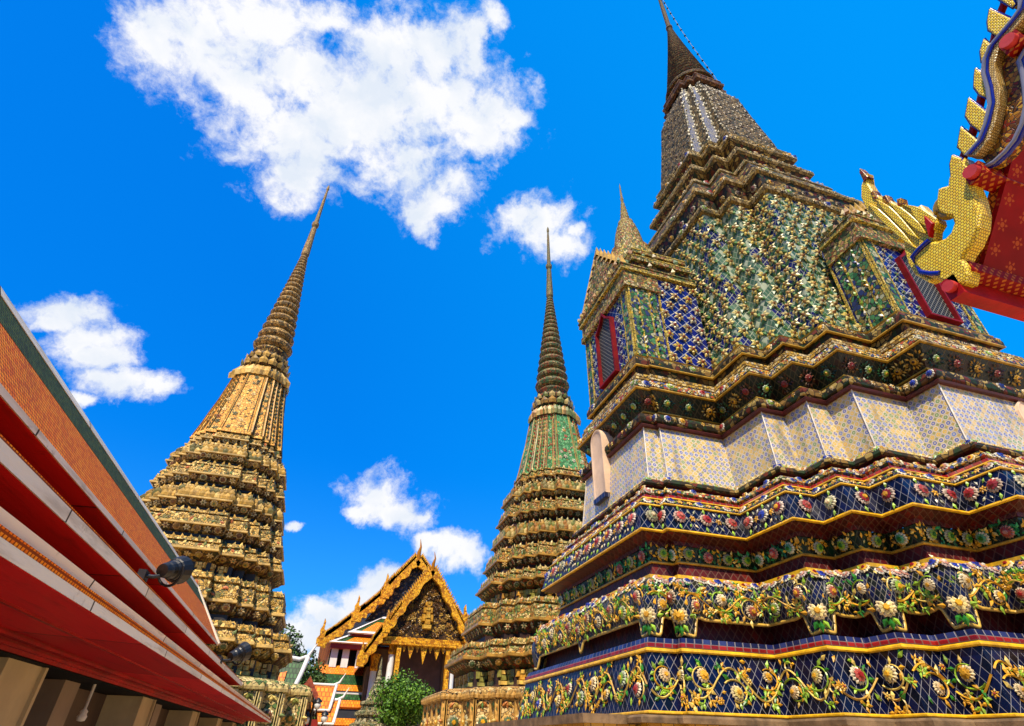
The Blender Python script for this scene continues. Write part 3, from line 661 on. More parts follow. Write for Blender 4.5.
for f in facets(big,3.62,-.15,3.78,-.23,minL=.06):
    n=max(1,int(round(f.L/.11)))
    for i in range(n):
        u=(i+.5)*f.L/n; on(mb,LEAF,f,u,f.H*.15,.085,random.choice([-1.1,1.1,-.9,.9]),[random.choice([PYEL,(.4,.33,.12),GRN,YEL,(.12,.16,.06)])],0)
        on(mb,FLO,f,u,f.H*random.uniform(.8,1.05),random.uniform(.045,.06),random.random()*6,random.choice([(YEL,PYEL),(PYEL,CREAM),(CREAM,YEL),(LGRN,YEL)]),0)
    for u in (0.02,f.L-.02): on(mb,ROS7,f,u,f.H*.55,.062,0,random.choice([(WHITE,(.5,.1,.08),RED),(WHITE,(.08,.12,.42),BLUE),((.55,.7,.55),LGRN,WHITE),(CREAM,YEL,YEL)]),.02)
mb.build('wavy_relief',M['relief'],wm)
# printed tile wall
wl=band('tiled_wall',[(3.74,-.285),(4.90,.0)],'wall')
mb=MB()
for j,(x,y) in enumerate(big(4.86)): pass
PW0=offset(big(3.78),-.275); PW1=offset(big(4.88),.004)
nW=len(PW0)
for j in range(nW):
    a=PW0[j]-PW0[j-1]; b=PW0[(j+1)%nW]-PW0[j]
    if a[0]*b[1]-a[1]*b[0]>0 and PW0[j][0]+PW0[j][1]<22:
        mb=MB(); tube(mb,[np.append(PW0[j],3.8),np.append(PW1[j],4.88)],.014,4); mb.build('corner_bead',M['edgetile'],wl)
# cornice
mb=MB(); ring(mb,big,[(4.87,-.01),(4.87,.07),(4.90,.09),(4.93,.07)]); mb.build('cornice_fillet',M['maroon'],BT)
c1=band('cornice_roll',[(4.93,.05),(4.96,.11),(5.03,.135),(5.10,.125),(5.15,.07),(5.17,-.06)],'brownband')
def rollrelief(mb,fs,sp=.15,pal=None,r=(.045,.065)):
    for f in fs:
        n=max(1,int(round(f.L/sp)))
        for i in range(n):
            u=(i+.5)*f.L/n
            k=random.random()
            if k<.35: on(mb,FLO6,f,u,f.H*random.uniform(.3,.7),random.uniform(*r),random.random()*6,random.choice([(YEL,PYEL),(PYEL,BRN),(CREAM,YEL),((.35,.28,.1),YEL)]),0)
            elif k<.46: on(mb,ROS7,f,u,f.H*.5,r[1]*1.25,random.random()*6,random.choice([(WHITE,(.5,.12,.1),RED),(WHITE,(.06,.1,.4),BLUE),((.5,.5,.36),LGRN,WHITE),(CREAM,YEL,YEL)]),0)
            else: on(mb,LEAF,f,u,f.H*random.uniform(.15,.5),random.uniform(.06,.095),random.uniform(-1.5,1.5),[random.choice([PYEL,(.45,.36,.14),GRN,(.10,.15,.05),YEL,(.5,.45,.3)])],0)
mb=MB(); rollrelief(mb,facets(big,4.96,.115,5.11,.12,minL=.06))
mb.build('cornice_roll_relief',M['relief_aged'],c1)
band('shadow_gap',[(5.16,-.08),(5.28,-.10)],'dark')  # recess band coloured near-black to stand for the shade in it
mb=MB(); rope(mb,5.30,-.10,.035); rope(mb,5.665,.18,.035); mb.build('cornice_trim',M['oldyellow'],BT)
df=band('dark_flower_frieze',[(5.31,-.10),(5.64,.17)],'darklat')
mb=MB()
for f in facets(big,5.31,-.10,5.64,.17,minL=.06):
    n=max(1,int(round(f.L/.40)))
    for i in range(n):
        u=(i+.5)*f.L/n; k=random.randrange(3)
        cc=[[YEL,(.55,.35,.06),PYEL],[(.04,.15,.07),(.06,.2,.08),(.03,.1,.06)],[(.22,.09,.03),(.12,.05,.03),(.25,.16,.06)]][k]
        for q in range(14):
            a=q*.45+random.random()*.3; d=random.uniform(.5,1)
            on(mb,LEAF,f,u+.13*d*math.cos(a),f.H*.5+.12*d*math.sin(a),.07,a-math.pi/2,[random.choice(cc)],.015,.25)
        on(mb,ROS7,f,u,f.H*.5,.075,random.random()*6,[((.50,.33,.05),YEL,(.12,.05,.02)),((.42,.5,.34),LGRN,YEL),((.40,.16,.12),RED,(.2,.05,.03))][k],.03)
mb.build('dark_flower_relief',M['relief_aged'],df)
c2=band('upper_flower_roll',[(5.69,.17),(5.72,.2),(5.82,.19),(5.90,.15),(5.93,.08)],'floral')
mb=MB(); rollrelief(mb,facets(big,5.70,.195,5.88,.165,minL=.06),.12,None,(.05,.075)); mb.build('upper_flower_relief',M['relief'],c2)
mb=MB(); ring(mb,big,[(5.93,.07),(5.95,.13),(6.0,.13),(6.02,.08),(6.04,.11),(6.10,.11),(6.13,.04)]); mb.build('double_roll',chips('yellow_roll_mosaic',14,[(.60,.42,.10),(.66,.52,.24),(.50,.33,.07),(.58,.48,.3),(.3,.2,.06)],rough=.35,grime=.4),BT)
band('upper_cavetto',[(6.13,.03),(6.17,-.06),(6.22,-.09),(6.38,-.02)],'brownband')
tr=band('top_roll',[(6.38,-.01),(6.40,.06),(6.50,.08),(6.60,.06),(6.64,.0)],'brownband')
mb=MB(); ring(mb,big,[(6.63,.02),(6.66,.05),(6.69,.0),(6.69,-.5)]); rope(mb,6.39,.03,.035); mb.build('top_roll_trim',M['oldyellow'],tr)
mb=MB(); rollrelief(mb,facets(big,6.42,.065,6.60,.06,minL=.06),.14,None,(.05,.07)); mb.build('top_roll_relief',M['relief_aged'],tr)
mb=MB(); cap(mb,offset(big(6.67),-.02),6.685); mb.build('terrace',M['ledge'],BT)
# body with its garden of porcelain flowers
bo=band('flowered_body',[(6.68,-.0),(8.2,-.13),(9.8,-.13),(11.35,-.06)],'body',up)
mb=MB()
BP=[((.66,.54,.16),(.30,.17,.04)),((.68,.58,.26),(.34,.18,.06)),((.56,.42,.08),(.20,.08,.02)),((.64,.54,.22),(.40,.24,.08)),((.44,.40,.14),(.12,.20,.06)),((.58,.44,.10),(.5,.30,.04))]
prof=[(6.72,-.0),(8.2,-.13),(9.8,-.13),(11.3,-.06)]
for (z0,o0),(z1,o1) in zip(prof[:-1],prof[1:]):
    for f in facets(up,z0,o0,z1,o1):
        sp=.36; nr=max(1,int(round(f.H/.31)))
        for r_ in range(nr):
            n=max(1,int(round(f.L/sp)))
            for i in range(n):
                u=(i+(.25 if r_%2 else .75))*f.L/n
                vv=(r_+.5)*f.H/nr; k=(r_+2*i)%5; pal=BP[0] if k<2 else BP[1] if k<4 else BP[3]
                on(mb,LEAF,f,u-.03,vv-.02,.19,2.5+random.uniform(-.2,.2),[(.10,.24,.08)],0,zs=.8); on(mb,LEAF,f,u+.03,vv-.02,.19,-2.5+random.uniform(-.2,.2),[(.16,.30,.10)],0,zs=.8)
                on(mb,FLO,f,u+random.uniform(-.012,.012),vv+random.uniform(-.015,.015),random.uniform(.135,.165),random.choice([0,.35,.7])+random.uniform(-.1,.1),pal,0,jit=.2,zs=1.1)
mb.build('body_flowers',M['relief'],bo)
# stepped mouldings under the bell
def upr(name,prof,mat,rel=None):
    o=band(name,prof,mat,up)
    if rel:
        mb=MB(); rollrelief(mb,facets(up,*rel,minL=.05),.2,None,(.06,.085)); mb.build(name+'_relief',M['relief_aged'],o)
    return o
upr('neck_roll',[(11.33,-.05),(11.36,.03),(11.45,.06),(11.55,.04),(11.6,-.05),(11.62,-.14)],'greyroll',(11.38,.045,11.52,.05))
nf=band('ring_frieze',[(11.6,-.13),(11.75,-.14),(12.2,-.05)],'brownband',up)
mb=MB()
for f in facets(up,11.65,-.12,12.2,-.05,minL=.05):
    n=max(1,int(round(f.L/.5)))
    for i in range(n): on(mb,ROS7,f,(i+.5)*f.L/n,f.H*.5,.11,0,random.choice([((.35,.28,.16),(.1,.05,.03),(.05,.03,.02)),((.5,.46,.36),(.3,.12,.08),(.1,.05,.03)),((.40,.3,.1),YEL,BRN)]),0)
mb.build('ring_frieze_relief',M['relief_aged'],nf)
upr('lower_step_roll',[(12.2,-.04),(12.24,.03),(12.38,.05),(12.5,.03),(12.56,-.04)],'greyroll',(12.26,.04,12.46,.04))
upr('step_cavetto',[(12.56,-.03),(12.75,.0),(13.1,.02),(13.22,-.02)],'brownband')
upr('second_step_roll',[(13.22,-.02),(13.27,.05),(13.4,.06),(13.5,.03),(13.55,-.1)],'greyroll',(13.28,.05,13.46,.05))
upr('second_recess',[(13.55,-.1),(13.62,-.24),(14.0,-.2),(14.12,-.06)],'brownband')
upr('third_step_roll',[(14.12,-.05),(14.18,.03),(14.32,.05),(14.44,.02),(14.5,-.12)],'greyroll',(14.2,.04,14.4,.04))
upr('third_recess',[(14.5,-.12),(14.6,-.26),(15.0,-.2),(15.1,-.06)],'brownband')
upr('fourth_step_roll',[(15.1,-.05),(15.16,.03),(15.3,.05),(15.4,.02),(15.44,-.1)],'greyroll',(15.18,.04,15.36,.04))
upr('fifth_step_roll',[(15.44,-.1),(15.5,-.12),(15.56,.0),(15.66,.03),(15.74,.0),(15.78,-.2),(15.79,-.85)],'greyroll')
# bell
def p12(H): 
    w,m=.56*H,.80*H
    return full([(CX-H,CY-w),(CX-m,CY-w),(CX-m,CY-m),(CX-w,CY-m),(CX-w,CY-H)])
BELL=[(15.55,1.76),(16.3,1.69),(17.0,1.60),(18.2,1.45),(19.6,1.29),(20.1,1.13),(20.6,.96),(20.9,.86)]
def bellp(z):
    return p12(np.interp(z,[b[0] for b in BELL],[b[1] for b in BELL]))
def corner_facet(j): return j%5 in (1,2)
mb=MB(); ring(mb,bellp,[(b[0],0) for b in BELL],skip=lambda j:j in (0,2)); be=mb.build('bell',M['belltile'],BT)
mb=MB(); ring(mb,bellp,[(b[0],0) for b in BELL],skip=lambda j:j not in (0,2)); mb.build('bell_flute',M['sheenbell'],be)  # two facets carry the painted sky reflection
mb=MB()
for (z0,_),(z1,_) in zip(BELL[:-1],BELL[1:]):
    for f in facets(bellp,z0,0,z1,0):
        if f.L<.34*f.H*0+.5: 
            nn=max(1,int(f.H/.22))
            for i in range(nn):
                for u in (.03,f.L-.03): on(mb,LEAF,f,u,(i+.2)*f.H/nn,.17,random.uniform(-.6,.6),[random.choice([(.40,.34,.18),(.5,.46,.3),(.3,.28,.2)])],0)
            continue
        nr=max(1,int(round(f.H/.24)))
        for r_ in range(nr):
            n=max(1,int(round(f.L/.24)))
            for i in range(n):
                on(mb,FLO if (i+r_)%2 else LEAF,f,(i+.5)*f.L/n,(r_+.4)*f.H/nr,random.uniform(.08,.105),random.uniform(-.3,.3),random.choice([((.36,.30,.17),(.2,.14,.07)),((.25,.19,.10),(.13,.08,.04)),((.42,.34,.18),(.26,.14,.05)),((.09,.09,.08),(.2,.18,.12)),((.2,.1,.05),(.3,.25,.12))]),0)
mb.build('bell_relief',M['relief_aged'],be)
def collp(z): return p12(.99)
mb=MB(); ring(mb,collp,[(20.88,-.06),(20.92,.06),(21.05,.08),(21.12,-.02),(21.2,-.05),(21.26,.03),(21.34,.02),(21.36,-.1),(21.36,-.4)]); mb.build('collar',chips('brown_collar_mosaic',12,[(.25,.12,.07),(.18,.10,.06),(.32,.2,.1),(.13,.07,.05)],rough=.5,grime=.6),BT)
mb=MB(); lathe(mb,[(.62,21.3),(.62,21.85)],(CX,CY),20); mb.build('spire_neck',M['dark'],BT)
mb=MB()
for k in range(14):
    a=2*math.pi*k/14; box(mb,CX+.80*math.cos(a)-.07,CX+.80*math.cos(a)+.07,CY+.80*math.sin(a)-.07,CY+.80*math.sin(a)+.07,21.32,21.80)
mb.build('neck_colonnade',M['brownband'],BT)
mb=MB(); pr=[(.60,21.78),(.97,21.78),(1.0,21.86),(.97,21.95)]; z=21.95; r=.93
while z<27.6:
    t=(z-21.95)/(27.6-21.95); r=.90*(1-t)**1.12*.88+.115; h=.12+.19*(1-t)
    pr+=[(r*.84,z+.0),(r*.97,z+h*.22),(r*1.02,z+h*.45),(r*.97,z+h*.68),(r*.84,z+h*.9)]; z+=h
pr+=[(.10,z),(.15,z+.06),(.15,z+.16),(.10,z+.22)]
zt=z+.22
pr+=[(.10,zt+1.2),(.08,zt+3.2),(.11,zt+3.3),(.06,zt+3.5),(.03,zt+4.6),(.001,zt+5.2)]
lathe(mb,pr,(CX,CY),28,smooth=False); mb.build('spire',M['spire'],BT)

# porches on the left and front faces
def porch(f,dep,name):
    mb=None
    """f(s,d,z): s along the face, d outward from the porch front, z up"""
    P=thing_part=None
    mb=MB()
    def fb(s0,s1,d0,d1,z0,z1,col=None):
        V=[f(s,d,z) for z in (z0,z1) for s,d in ((s0,d0),(s1,d0),(s1,d1),(s0,d1))]
        c=np.mean(V,0); nrm=np.cross(np.subtract(V[1],V[0]),np.subtract(V[3],V[0]))
        F=BOXF if nrm[2]>0 else [q[::-1] for q in BOXF]
        mb.poly(V,F,col=col)
    fb(-1.12,1.12,-dep,0,6.66,9.2); root=mb.build(name,M['bluebay'],BT)
    def one(name,mat,*bx):
        nonlocal mb
        mb=MB(); fb(*bx); return mb.build(name,mat,root)
    for s in (-1.10,-.86,.86,1.10): one('pilaster_rib',M['ribyellow'],s-.02,s+.02,-.02,.03,6.68,8.6)
    for d in (-.0,-.22,-.50,-.78):
        if -d<dep:
            for sg in (-1,1): one('pilaster_rib',M['ribyellow'],min(sg*1.10,sg*1.16),max(sg*1.10,sg*1.16),d-.04,d-.003,6.68,8.6)
    mb=MB()
    for s in (-.98,.98): fb(s-.09,s+.09,-.02,.03,6.68,8.6)
    fb(-1.15,1.15,max(-dep,-.72),-.03,6.68,8.6)
    pl=mb.build('pilaster',chips('pilaster_mosaic',12,[(.05,.18,.08),(.12,.30,.14),(.45,.45,.3),(.05,.08,.2),(.3,.26,.08)],grime=.3),root)
    mb=MB()
    fb(-1.2,1.2,-min(dep,.85),.10,8.6,8.68); fb(-1.17,1.17,-min(dep,.82),.07,8.76,9.14); fb(-1.2,1.2,-min(dep,.85),.1,8.68,8.76)
    mb.build('capital',M['porchroof'],root)
    mb=MB(); fb(-1.22,1.22,-dep,.13,9.14,9.24); fb(-1.24,1.24,-dep,.15,9.24,9.27)
    if dep>1:
        fb(-1.13,1.13,-dep,-.25,9.62,9.74); fb(-1.04,1.04,-dep,-.35,9.98,10.08)
    mb.build('porch_cornice',M['porchroof'],root)
    mb=MB(); fb(-1.225,1.225,-dep,.135,9.10,9.14)
    if dep>1: fb(-1.14,1.14,-dep,-.24,9.74,9.77); fb(-1.05,1.05,-dep,-.34,10.08,10.11)
    mb.build('cornice_edge',M['ribyellow'],root)
    mb=MB(); fb(-1.04,1.04,-dep,-.3,9.27,9.62)
    if dep>1: fb(-.94,.94,-dep,-.4,9.76,9.98)
    mb.build('porch_attic',M['brownband'],root)
    mb=MB()
    for k in range(26):     # leafy crockets breaking the roof outline
        sg=random.choice((-1,1)); d=random.uniform(-dep*.9,.1); z=random.choice((9.26,9.26,9.76,10.1)) if dep>1 else 9.26
        p=np.array(f(sg*(1.2 if z<9.5 else 1.1 if z<10 else 1.02),d if z<9.5 else min(d,-.3),z)); q=np.array(f(0,0,0)); r_=np.array(f(0,-1,0))-q; t_=np.array(f(1,0,0))-q
        inst(mb,LEAF,p,t_,np.array([0,0,1.]),-r_,random.uniform(.16,.26),random.uniform(-.5,.5),[random.choice([(.45,.36,.1),(.16,.24,.08),(.4,.22,.08)])],zs=1.5)
    for k in range(15):
        p=np.array(f(-1.15+k*.165,.14,9.25)); q=np.array(f(0,0,0)); r_=np.array(f(0,1,0))-q; t_=np.array(f(1,0,0))-q
        inst(mb,LEAF,p,t_,np.array([0,0,1.]),r_,random.uniform(.14,.2),random.uniform(-.3,.3),[random.choice([(.45,.36,.1),(.16,.24,.08),(.5,.3,.1)])],zs=1.3)
    mb.build('roof_crocket',M['relief_aged'],root)
    # wall relief
    mb=MB()
    def lookf(a0,b0,a1,b1):
        g=Facet(np.array(a0),np.array(b0),np.array(a1),np.array(b1))
        if g.N@(-g.p(g.L/2,g.H/2))<0: g=Facet(np.array(b0),np.array(a0),np.array(b1),np.array(a1))
        return g
    F1=lookf(f(-.82,.0,6.7),f(.82,.0,6.7),f(-.82,.0,8.6),f(.82,.0,8.6))
    for r_ in range(11):
        for i in range(9):
            s=-.78+(i+.5*(r_%2))*.19; z=6.78+r_*.17
            if abs(s)<.46 and z<8.5: continue
            if abs(s)>.80: continue
            g=F1; u=abs(s+.82) if np.allclose(g.q[0],f(-.82,.0,6.7)) else .82-s
            on(mb,FLO,g,u,z-6.7,.07,random.random()*6,random.choice([((.55,.52,.34),(.3,.1,.05)),((.5,.5,.46),(.1,.15,.3)),((.2,.34,.16),(.5,.4,.1))]),0)
    for sg in (-1,1):
        d1=max(-dep,-.74)
        F2=lookf(f(sg*1.15,-.04,6.7),f(sg*1.15,d1,6.7),f(sg*1.15,-.04,8.6),f(sg*1.15,d1,8.6))
        if F2.N@(-F2.p(F2.L/2,F2.H/2))>0:
            for r_ in range(14):
                for c_ in range(2):
                    on(mb,LEAF,F2,.1+(c_+.3)*F2.L/2*.9,.05+r_*.13,.11,random.uniform(-.9,.9),[random.choice([GRN,LGRN,WHITE,YEL,(.06,.1,.3)])],.01)
        if dep>1:
            F3=lookf(f(sg*1.12,-.8,6.68),f(sg*1.12,-dep,6.68),f(sg*1.12,-.8,9.1),f(sg*1.12,-dep,9.1))
            for r_ in range(8):
                for i in range(3):
                    u=(i+.25+.5*(r_%2))*F3.L/3
                    if u<F3.L: on(mb,FLO,F3,u,.16+r_*.30,.145,random.random()*6,random.choice([((.66,.52,.12),(.45,.14,.06)),((.62,.5,.2),(.3,.1,.04)),((.66,.60,.4),(.4,.12,.08))]),0)
    mb.build('porch_flowers',M['relief'],root)
    # window: red frame with pointed head, iron grille behind
    W_=[(-.40,6.74),(.40,6.74),(.40,8.28),(.16,8.46),(0,8.72),(-.16,8.46),(-.40,8.28)]
    I_=[(-.355,6.78),(.355,6.78),(.355,8.25),(.14,8.42),(0,8.62),(-.14,8.42),(-.355,8.25)]
    mb=MB(); n=len(W_); V=[f(a,d,z) for d in (.11,.0) for a,z in W_]+[f(a,d,z) for d in (.11,.015) for a,z in I_]
    Fc=[]
    for i in range(n):
        j=(i+1)%n
        Fc+=[(i,j,2*n+j,2*n+i),(i,n+i,n+j,j),(2*n+i,2*n+j,3*n+j,3*n+i)]
    mb.poly(V,Fc); wf=mb.build('window_frame',M['shutter'],root)
    mb=MB(); V=[f(a,.03,z) for a,z in I_]; mb.poly(V,[tuple(range(n))]); mb.build('window_grille',M['grille'],wf)
    # pediment with flame finials
    mb=MB(); ph=1.43 if dep>1 else .8; T=[(-1.1,9.27),(1.1,9.27),(.55,9.27+.47*ph),(0,9.27+ph),(-.55,9.27+.47*ph)]
    V=[f(a,d,z) for d in (.10,-.3) for a,z in T]; mb.poly(V,[(0,1,2,3,4),(9,8,7,6,5)]+[(i,i+5,(i+1)%5+5,(i+1)%5) for i in range(5)])
    pd=mb.build('pediment',M['porchroof'],root)
    mb=MB()
    for i in range(7):
        for sg in (-1,1):
            t=i/6.; a=sg*1.12*(1-t); z=9.3+ph*.98*t
            V=[f(a-.09,.12,z-.05),f(a+.09,.12,z-.05),f(a+.02*sg,.05,z+.34),f(a-.09,-.05,z-.05),f(a+.09,-.05,z-.05)]
            mb.poly(V,[(0,1,2),(1,4,2),(4,3,2),(3,0,2)])
    mb.build('flame_finial',M['oldyellow'],pd)
    if dep<1: return root
    c=f(0,-.98,0)
    mb=MB(); lathe(mb,[(.0,10.1),(.78,10.1),(.80,10.25),(.66,10.32),(.70,10.5),(.58,10.58),(.62,10.85),(.5,10.92),(.54,11.15),(.42,11.3),(.40,11.5),(.34,11.9),(.27,12.2),(.2,12.34),(.22,12.4),(.15,12.45)]+[q for k in range(6) for q in ((.15-.017*k,12.5+.15*k),(.12-.016*k,12.58+.15*k))]+[(.04,13.4),(.05,13.5),(.035,13.55),(.02,14.1),(.001,14.25)],(c[0],c[1]),18)
    mb.build('porch_spirelet',M['porchroof'],root)
    return root
porch(lambda s,d,z:(5.07-d,CY-s,z),1.85,'side_porch')
porch(lambda s,d,z:(CX+s,5.10-d,z),.80,'front_porch')

# plastered niches in the tiled wall
def niche(f,name,pr=.22,z0=4.12,zs=5.30,hw=.235):
    mb=MB(); n=14; rows=[]
    prof=[]
    for z in np.linspace(z0,zs,5): prof.append((z,1.))
    for k in range(1,7):
        a=k/6*math.pi/2; prof.append((zs+hw*1.15*math.sin(a),math.cos(a)))
    for z,sc in prof:
        rows.append([f(hw*sc*math.cos(a),pr-.028*sc*math.sin(a),z) for a in np.linspace(0,math.pi,n)])
    V=[p for r in rows for p in r]; F=[(i*n+j,i*n+j+1,(i+1)*n+j+1,(i+1)*n+j) for i in range(len(rows)-1) for j in range(n-1)]
    mb.poly(V,F,smooth=True)
    # outer sheath back to the wall
    outl=[(hw*sc,z) for z,sc in prof]; outl=outl+[(-a,z) for a,z in outl[::-1][1:]]
    m=len(outl); o2=[((hw+.03)*a/hw if abs(a)>1e-6 else 0,z+(.03 if z>zs else 0)) for a,z in outl]
    V=[f(a,pr,z) for a,z in outl]+[f(a,pr,z) for a,z in o2]+[f(a,-.5,z) for a,z in o2]
    F=[]
    for i in range(m-1): F+=[(i,i+1,m+i+1,m+i),(m+i,m+i+1,2*m+i+1,2*m+i)]
    mb.poly(V,F); r=mb.build(name,M['peach'],BT)
    mb=MB(); V=[f(s,d,z) for z in (z0-.09,z0+.01) for s,d in ((-.26,-.4),(.26,-.4),(.26,pr+.02),(-.26,pr+.02))]; mb.poly(V,BOXF); mb.build('niche_sill',M['navytile'],r)
niche(lambda s,d,z:(4.96-d,9.36-s,z),'side_niche')
niche(lambda s,d,z:(CX+.40+s,4.88-d,z),'front_niche',.07,3.95,4.55,.30)

# bell string hanging from the spire
mb=MB(); p0=np.array([CX-.05,CY-.10,31.4]); p1=np.array([CX+.74,CY-.78,21.9])
t=np.linspace(0,1,16); line=p0+(p1-p0)*t[:,None]; line+=np.column_stack([-.06*np.sin(t*np.pi),.05*np.sin(t*np.pi),0*t])
tube(mb,line,.012,4)
for p in line[1:-1]: lathe(mb,[(.0,p[2]+.03),(.03,p[2]+.02),(.045,p[2]-.06),(.0,p[2]-.07)],(p[0],p[1]),8)
o=mb.build('bell_string',M['black'],None,(p1[0],p1[1],p1[2])); tag(o,'string of small dark bells hanging down the right side of the biggest spire','bell string')

# ------------------------------------------------------------------ the two slender chedis
DD=21.0
def p20(c,H):
    return None
def q20(cx,cy,H):
    q=[(1,.36),(.86,.36),(.86,.60),(.73,.60),(.73,.73),(.60,.73),(.60,.86),(.36,.86),(.36,1)]
    q=[(cx-a*H,cy-b*H) for a,b in q]
    a=[(2*cx-x,y) for x,y in q][::-1]; b=[(2*cx-x,2*cy-y) for x,y in q]; c=[(x,2*cy-y) for x,y in q][::-1]
    return np.array(q+a+b+c)
def slender(cx,cy,label,pal):
    T=thing('slender_chedi',label,'pagoda',(cx,cy,GZ),'slender tiled pagodas')
    pal={k:([tuple(min(.88,v*pal['gain']) for v in c) for c in q] if isinstance(q,list) else q) for k,q in pal.items()}
    def chip(nm,cols,**k): return chips(nm,11,cols,**k)
    mp=chip('%s_plinth_mosaic'%pal['n'],pal['plinth'],grime=.3); ml=chip('%s_lip_mosaic'%pal['n'],pal['lip'],grime=.35)
    mo=chip('%s_moulding_mosaic'%pal['n'],pal['mould'],grime=.5); mbell=chip('%s_bell_mosaic'%pal['n'],pal['bell'],grime=.35,lw=.05)
    msp=chip('%s_spire_mosaic'%pal['n'],pal['spire'],grime=.4)
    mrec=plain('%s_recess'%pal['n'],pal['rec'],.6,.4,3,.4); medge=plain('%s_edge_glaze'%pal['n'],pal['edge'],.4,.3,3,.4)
    def seg(keys):     # keys [(z,H)] in units of DD
        ks=[(z*DD,h*DD/1.06) for z,h in keys]
        zz=[k[0] for k in ks]; hh=[k[1] for k in ks]
        return zz,hh
    def rings(mb,keys):
        zz,hh=seg(keys); n=36
        L=[np.column_stack([q20(cx,cy,h),np.full(n,z)]) for z,h in zip(zz,hh)]
        e=np.linalg.norm(np.roll(L[0],-1,0)-L[0],axis=1); cu=np.concatenate([[0],np.cumsum(e)]); V=np.concatenate(L); flat=[];uv=[];v=0;k=0
        for i in range(len(L)-1):
            dv=math.hypot(zz[i+1]-zz[i],hh[i+1]-hh[i])
            for j in range(n):
                j2=(j+1)%n; flat+=[i*n+j,i*n+j2,(i+1)*n+j2,(i+1)*n+j]; k+=1
                uv+=[(cu[j],v),(cu[j+1],v),(cu[j+1],v+dv),(cu[j],v+dv)]
            v+=dv
        mb.add(V,flat,[4]*k,uv)
    def fac(z0,h0,z1,h1,vis=.15,minL=.15):
        A=np.column_stack([q20(cx,cy,h0*DD/1.06),np.full(36,z0*DD)]); B=np.column_stack([q20(cx,cy,h1*DD/1.06),np.full(36,z1*DD)]); out=[]
        for j in range(36):
            f=Facet(A[j],A[(j+1)%36],B[j],B[(j+1)%36])
            if f.L<minL: continue
            c=f.p(f.L/2,f.H/2); d=-c/np.linalg.norm(c)
            if f.N@d>-vis: out.append(f)
        return out
    C=lambda k: random.choice(pal[k])
    # plinth of panels
    mb=MB(); rings(mb,[(GZ/DD,.214),(-.005,.214),(-.003,.207),(.006,.207),(.008,.212),(.050,.212),(.052,.218),(.060,.218),(.064,.209),(.067,.18)]); pl=mb.build('panelled_plinth',mp,T)
    mb=MB()
    for f in fac(.008,.212,.050,.212,minL=.3):
        n=max(1,int(round(f.L/.85))); d=f.L/n
        for i in range(n+1):
            for k in (0,.10):
                u=min(max(i*d+k-.05,.03),f.L-.03); V=[f.p(u-.035,0,.0),f.p(u+.035,0,.0),f.p(u+.035,f.H,.0),f.p(u-.035,f.H,.0),f.p(u-.03,0,.07),f.p(u+.03,0,.07),f.p(u+.03,f.H,.07),f.p(u-.03,f.H,.07)]
                mb.poly(V,BOXF,col=C('rib'))
        for i in range(n):
            u=(i+.5)*d; on(mb,ROS7,f,u,f.H*.42,.19,0,(C('pet'),C('cen'),YEL),.02)
            for q in range(8): on(mb,LEAF,f,u+.27*math.cos(q*.785),f.H*.45+.27*math.sin(q*.785),.17,q*.785-math.pi/2,[C('leaf')],.01)
            for q in (-.3,.3): on(mb,LEAF,f,u+q*.5,f.H*.82,.2,q*3,[C('leaf')],.01)
    for f in fac(.052,.218,.060,.218):
        n=max(1,int(f.L/.14))
        for i in range(n): on(mb,PETAL,f,(i+.5)*f.L/n,0,.14,0,[C('rib')],0)
    mb.build('plinth_relief',M['relief'],pl)
    TI=[(.067,.128,.160,.184,.166,1),(.128,.186,.136,.160,.144,0),(.186,.235,.118,.1405,.126,1),(.235,.277,.107,.1295,.114,0),(.277,.318,.096,.117,.102,2),(.318,.358,.088,.1095,.094,0),(.358,.396,.079,.1005,.084,3),(.396,.427,.071,.086,.072,0)]
    ts=pal.get('ts',1.); TI=[(a*.99,b*.99,(d-(.019 if k==1 else .011))*ts,d*ts,max(e,d-.012)*ts,k) for a,b,c,d,e,k in TI]; TI[0]=(.067,)+TI[0][1:]; TI[-1]=TI[-1][:3]+(.0825*ts,)+TI[-1][4:]
    for z0,z1,hr,ho,ht,kind in TI:
        H=z1-z0; rc=.36 if kind==1 else .17
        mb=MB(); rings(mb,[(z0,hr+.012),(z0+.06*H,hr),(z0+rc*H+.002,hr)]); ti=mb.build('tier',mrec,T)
        mb=MB(); rings(mb,[(z0+rc*H,hr),(z0+(rc+.05)*H,hr+.004),(z0+(rc+.18)*H,ho-.004),(z0+(rc+.24)*H,ho)]); mo_=mb.build('lotus_moulding',mo,ti)
        mb=MB(); rings(mb,[(z0+(rc+.24)*H,ho+.001),(z0+(rc+.25)*H,ho+.0028),(z0+(rc+.31)*H,ho+.0028),(z0+(rc+.33)*H,ho-.0005),(z0+.80*H,ho-.003),(z0+.81*H,ho-.009),(z0+.86*H,ho-.010),(z0+.87*H,ht+.007),(z0+.95*H,ht+.006),(z1,ht+.001),(z1,ht-.03)]); li=mb.build('floral_lip',ml,ti)
        mb=MB()
        if kind==1:
            for f in fac(z0+.06*H,hr,z0+rc*H,hr,minL=.3):
                n=max(1,int(round(f.L/.62)))
                for i in range(n): on(mb,GUARD,f,(i+.5)*f.L/n,-.02,f.H*1.05,0,(C('fig'),C('fig2')),0,zs=.8)
        for f in fac(z0+(rc+.06)*H,hr+.005,z0+(rc+.22)*H,ho-.001):
            n=max(1,int(round(f.L/(.30 if kind!=3 else .17))))
            for i in range(n): on(mb,ROS7 if (i+kind)%2 else FLO6,f,(i+.5)*f.L/n,f.H*.55,.115 if kind!=3 else .1,random.random()*6,(C('pet'),C('cen'),C('cen')),0,zs=.6)
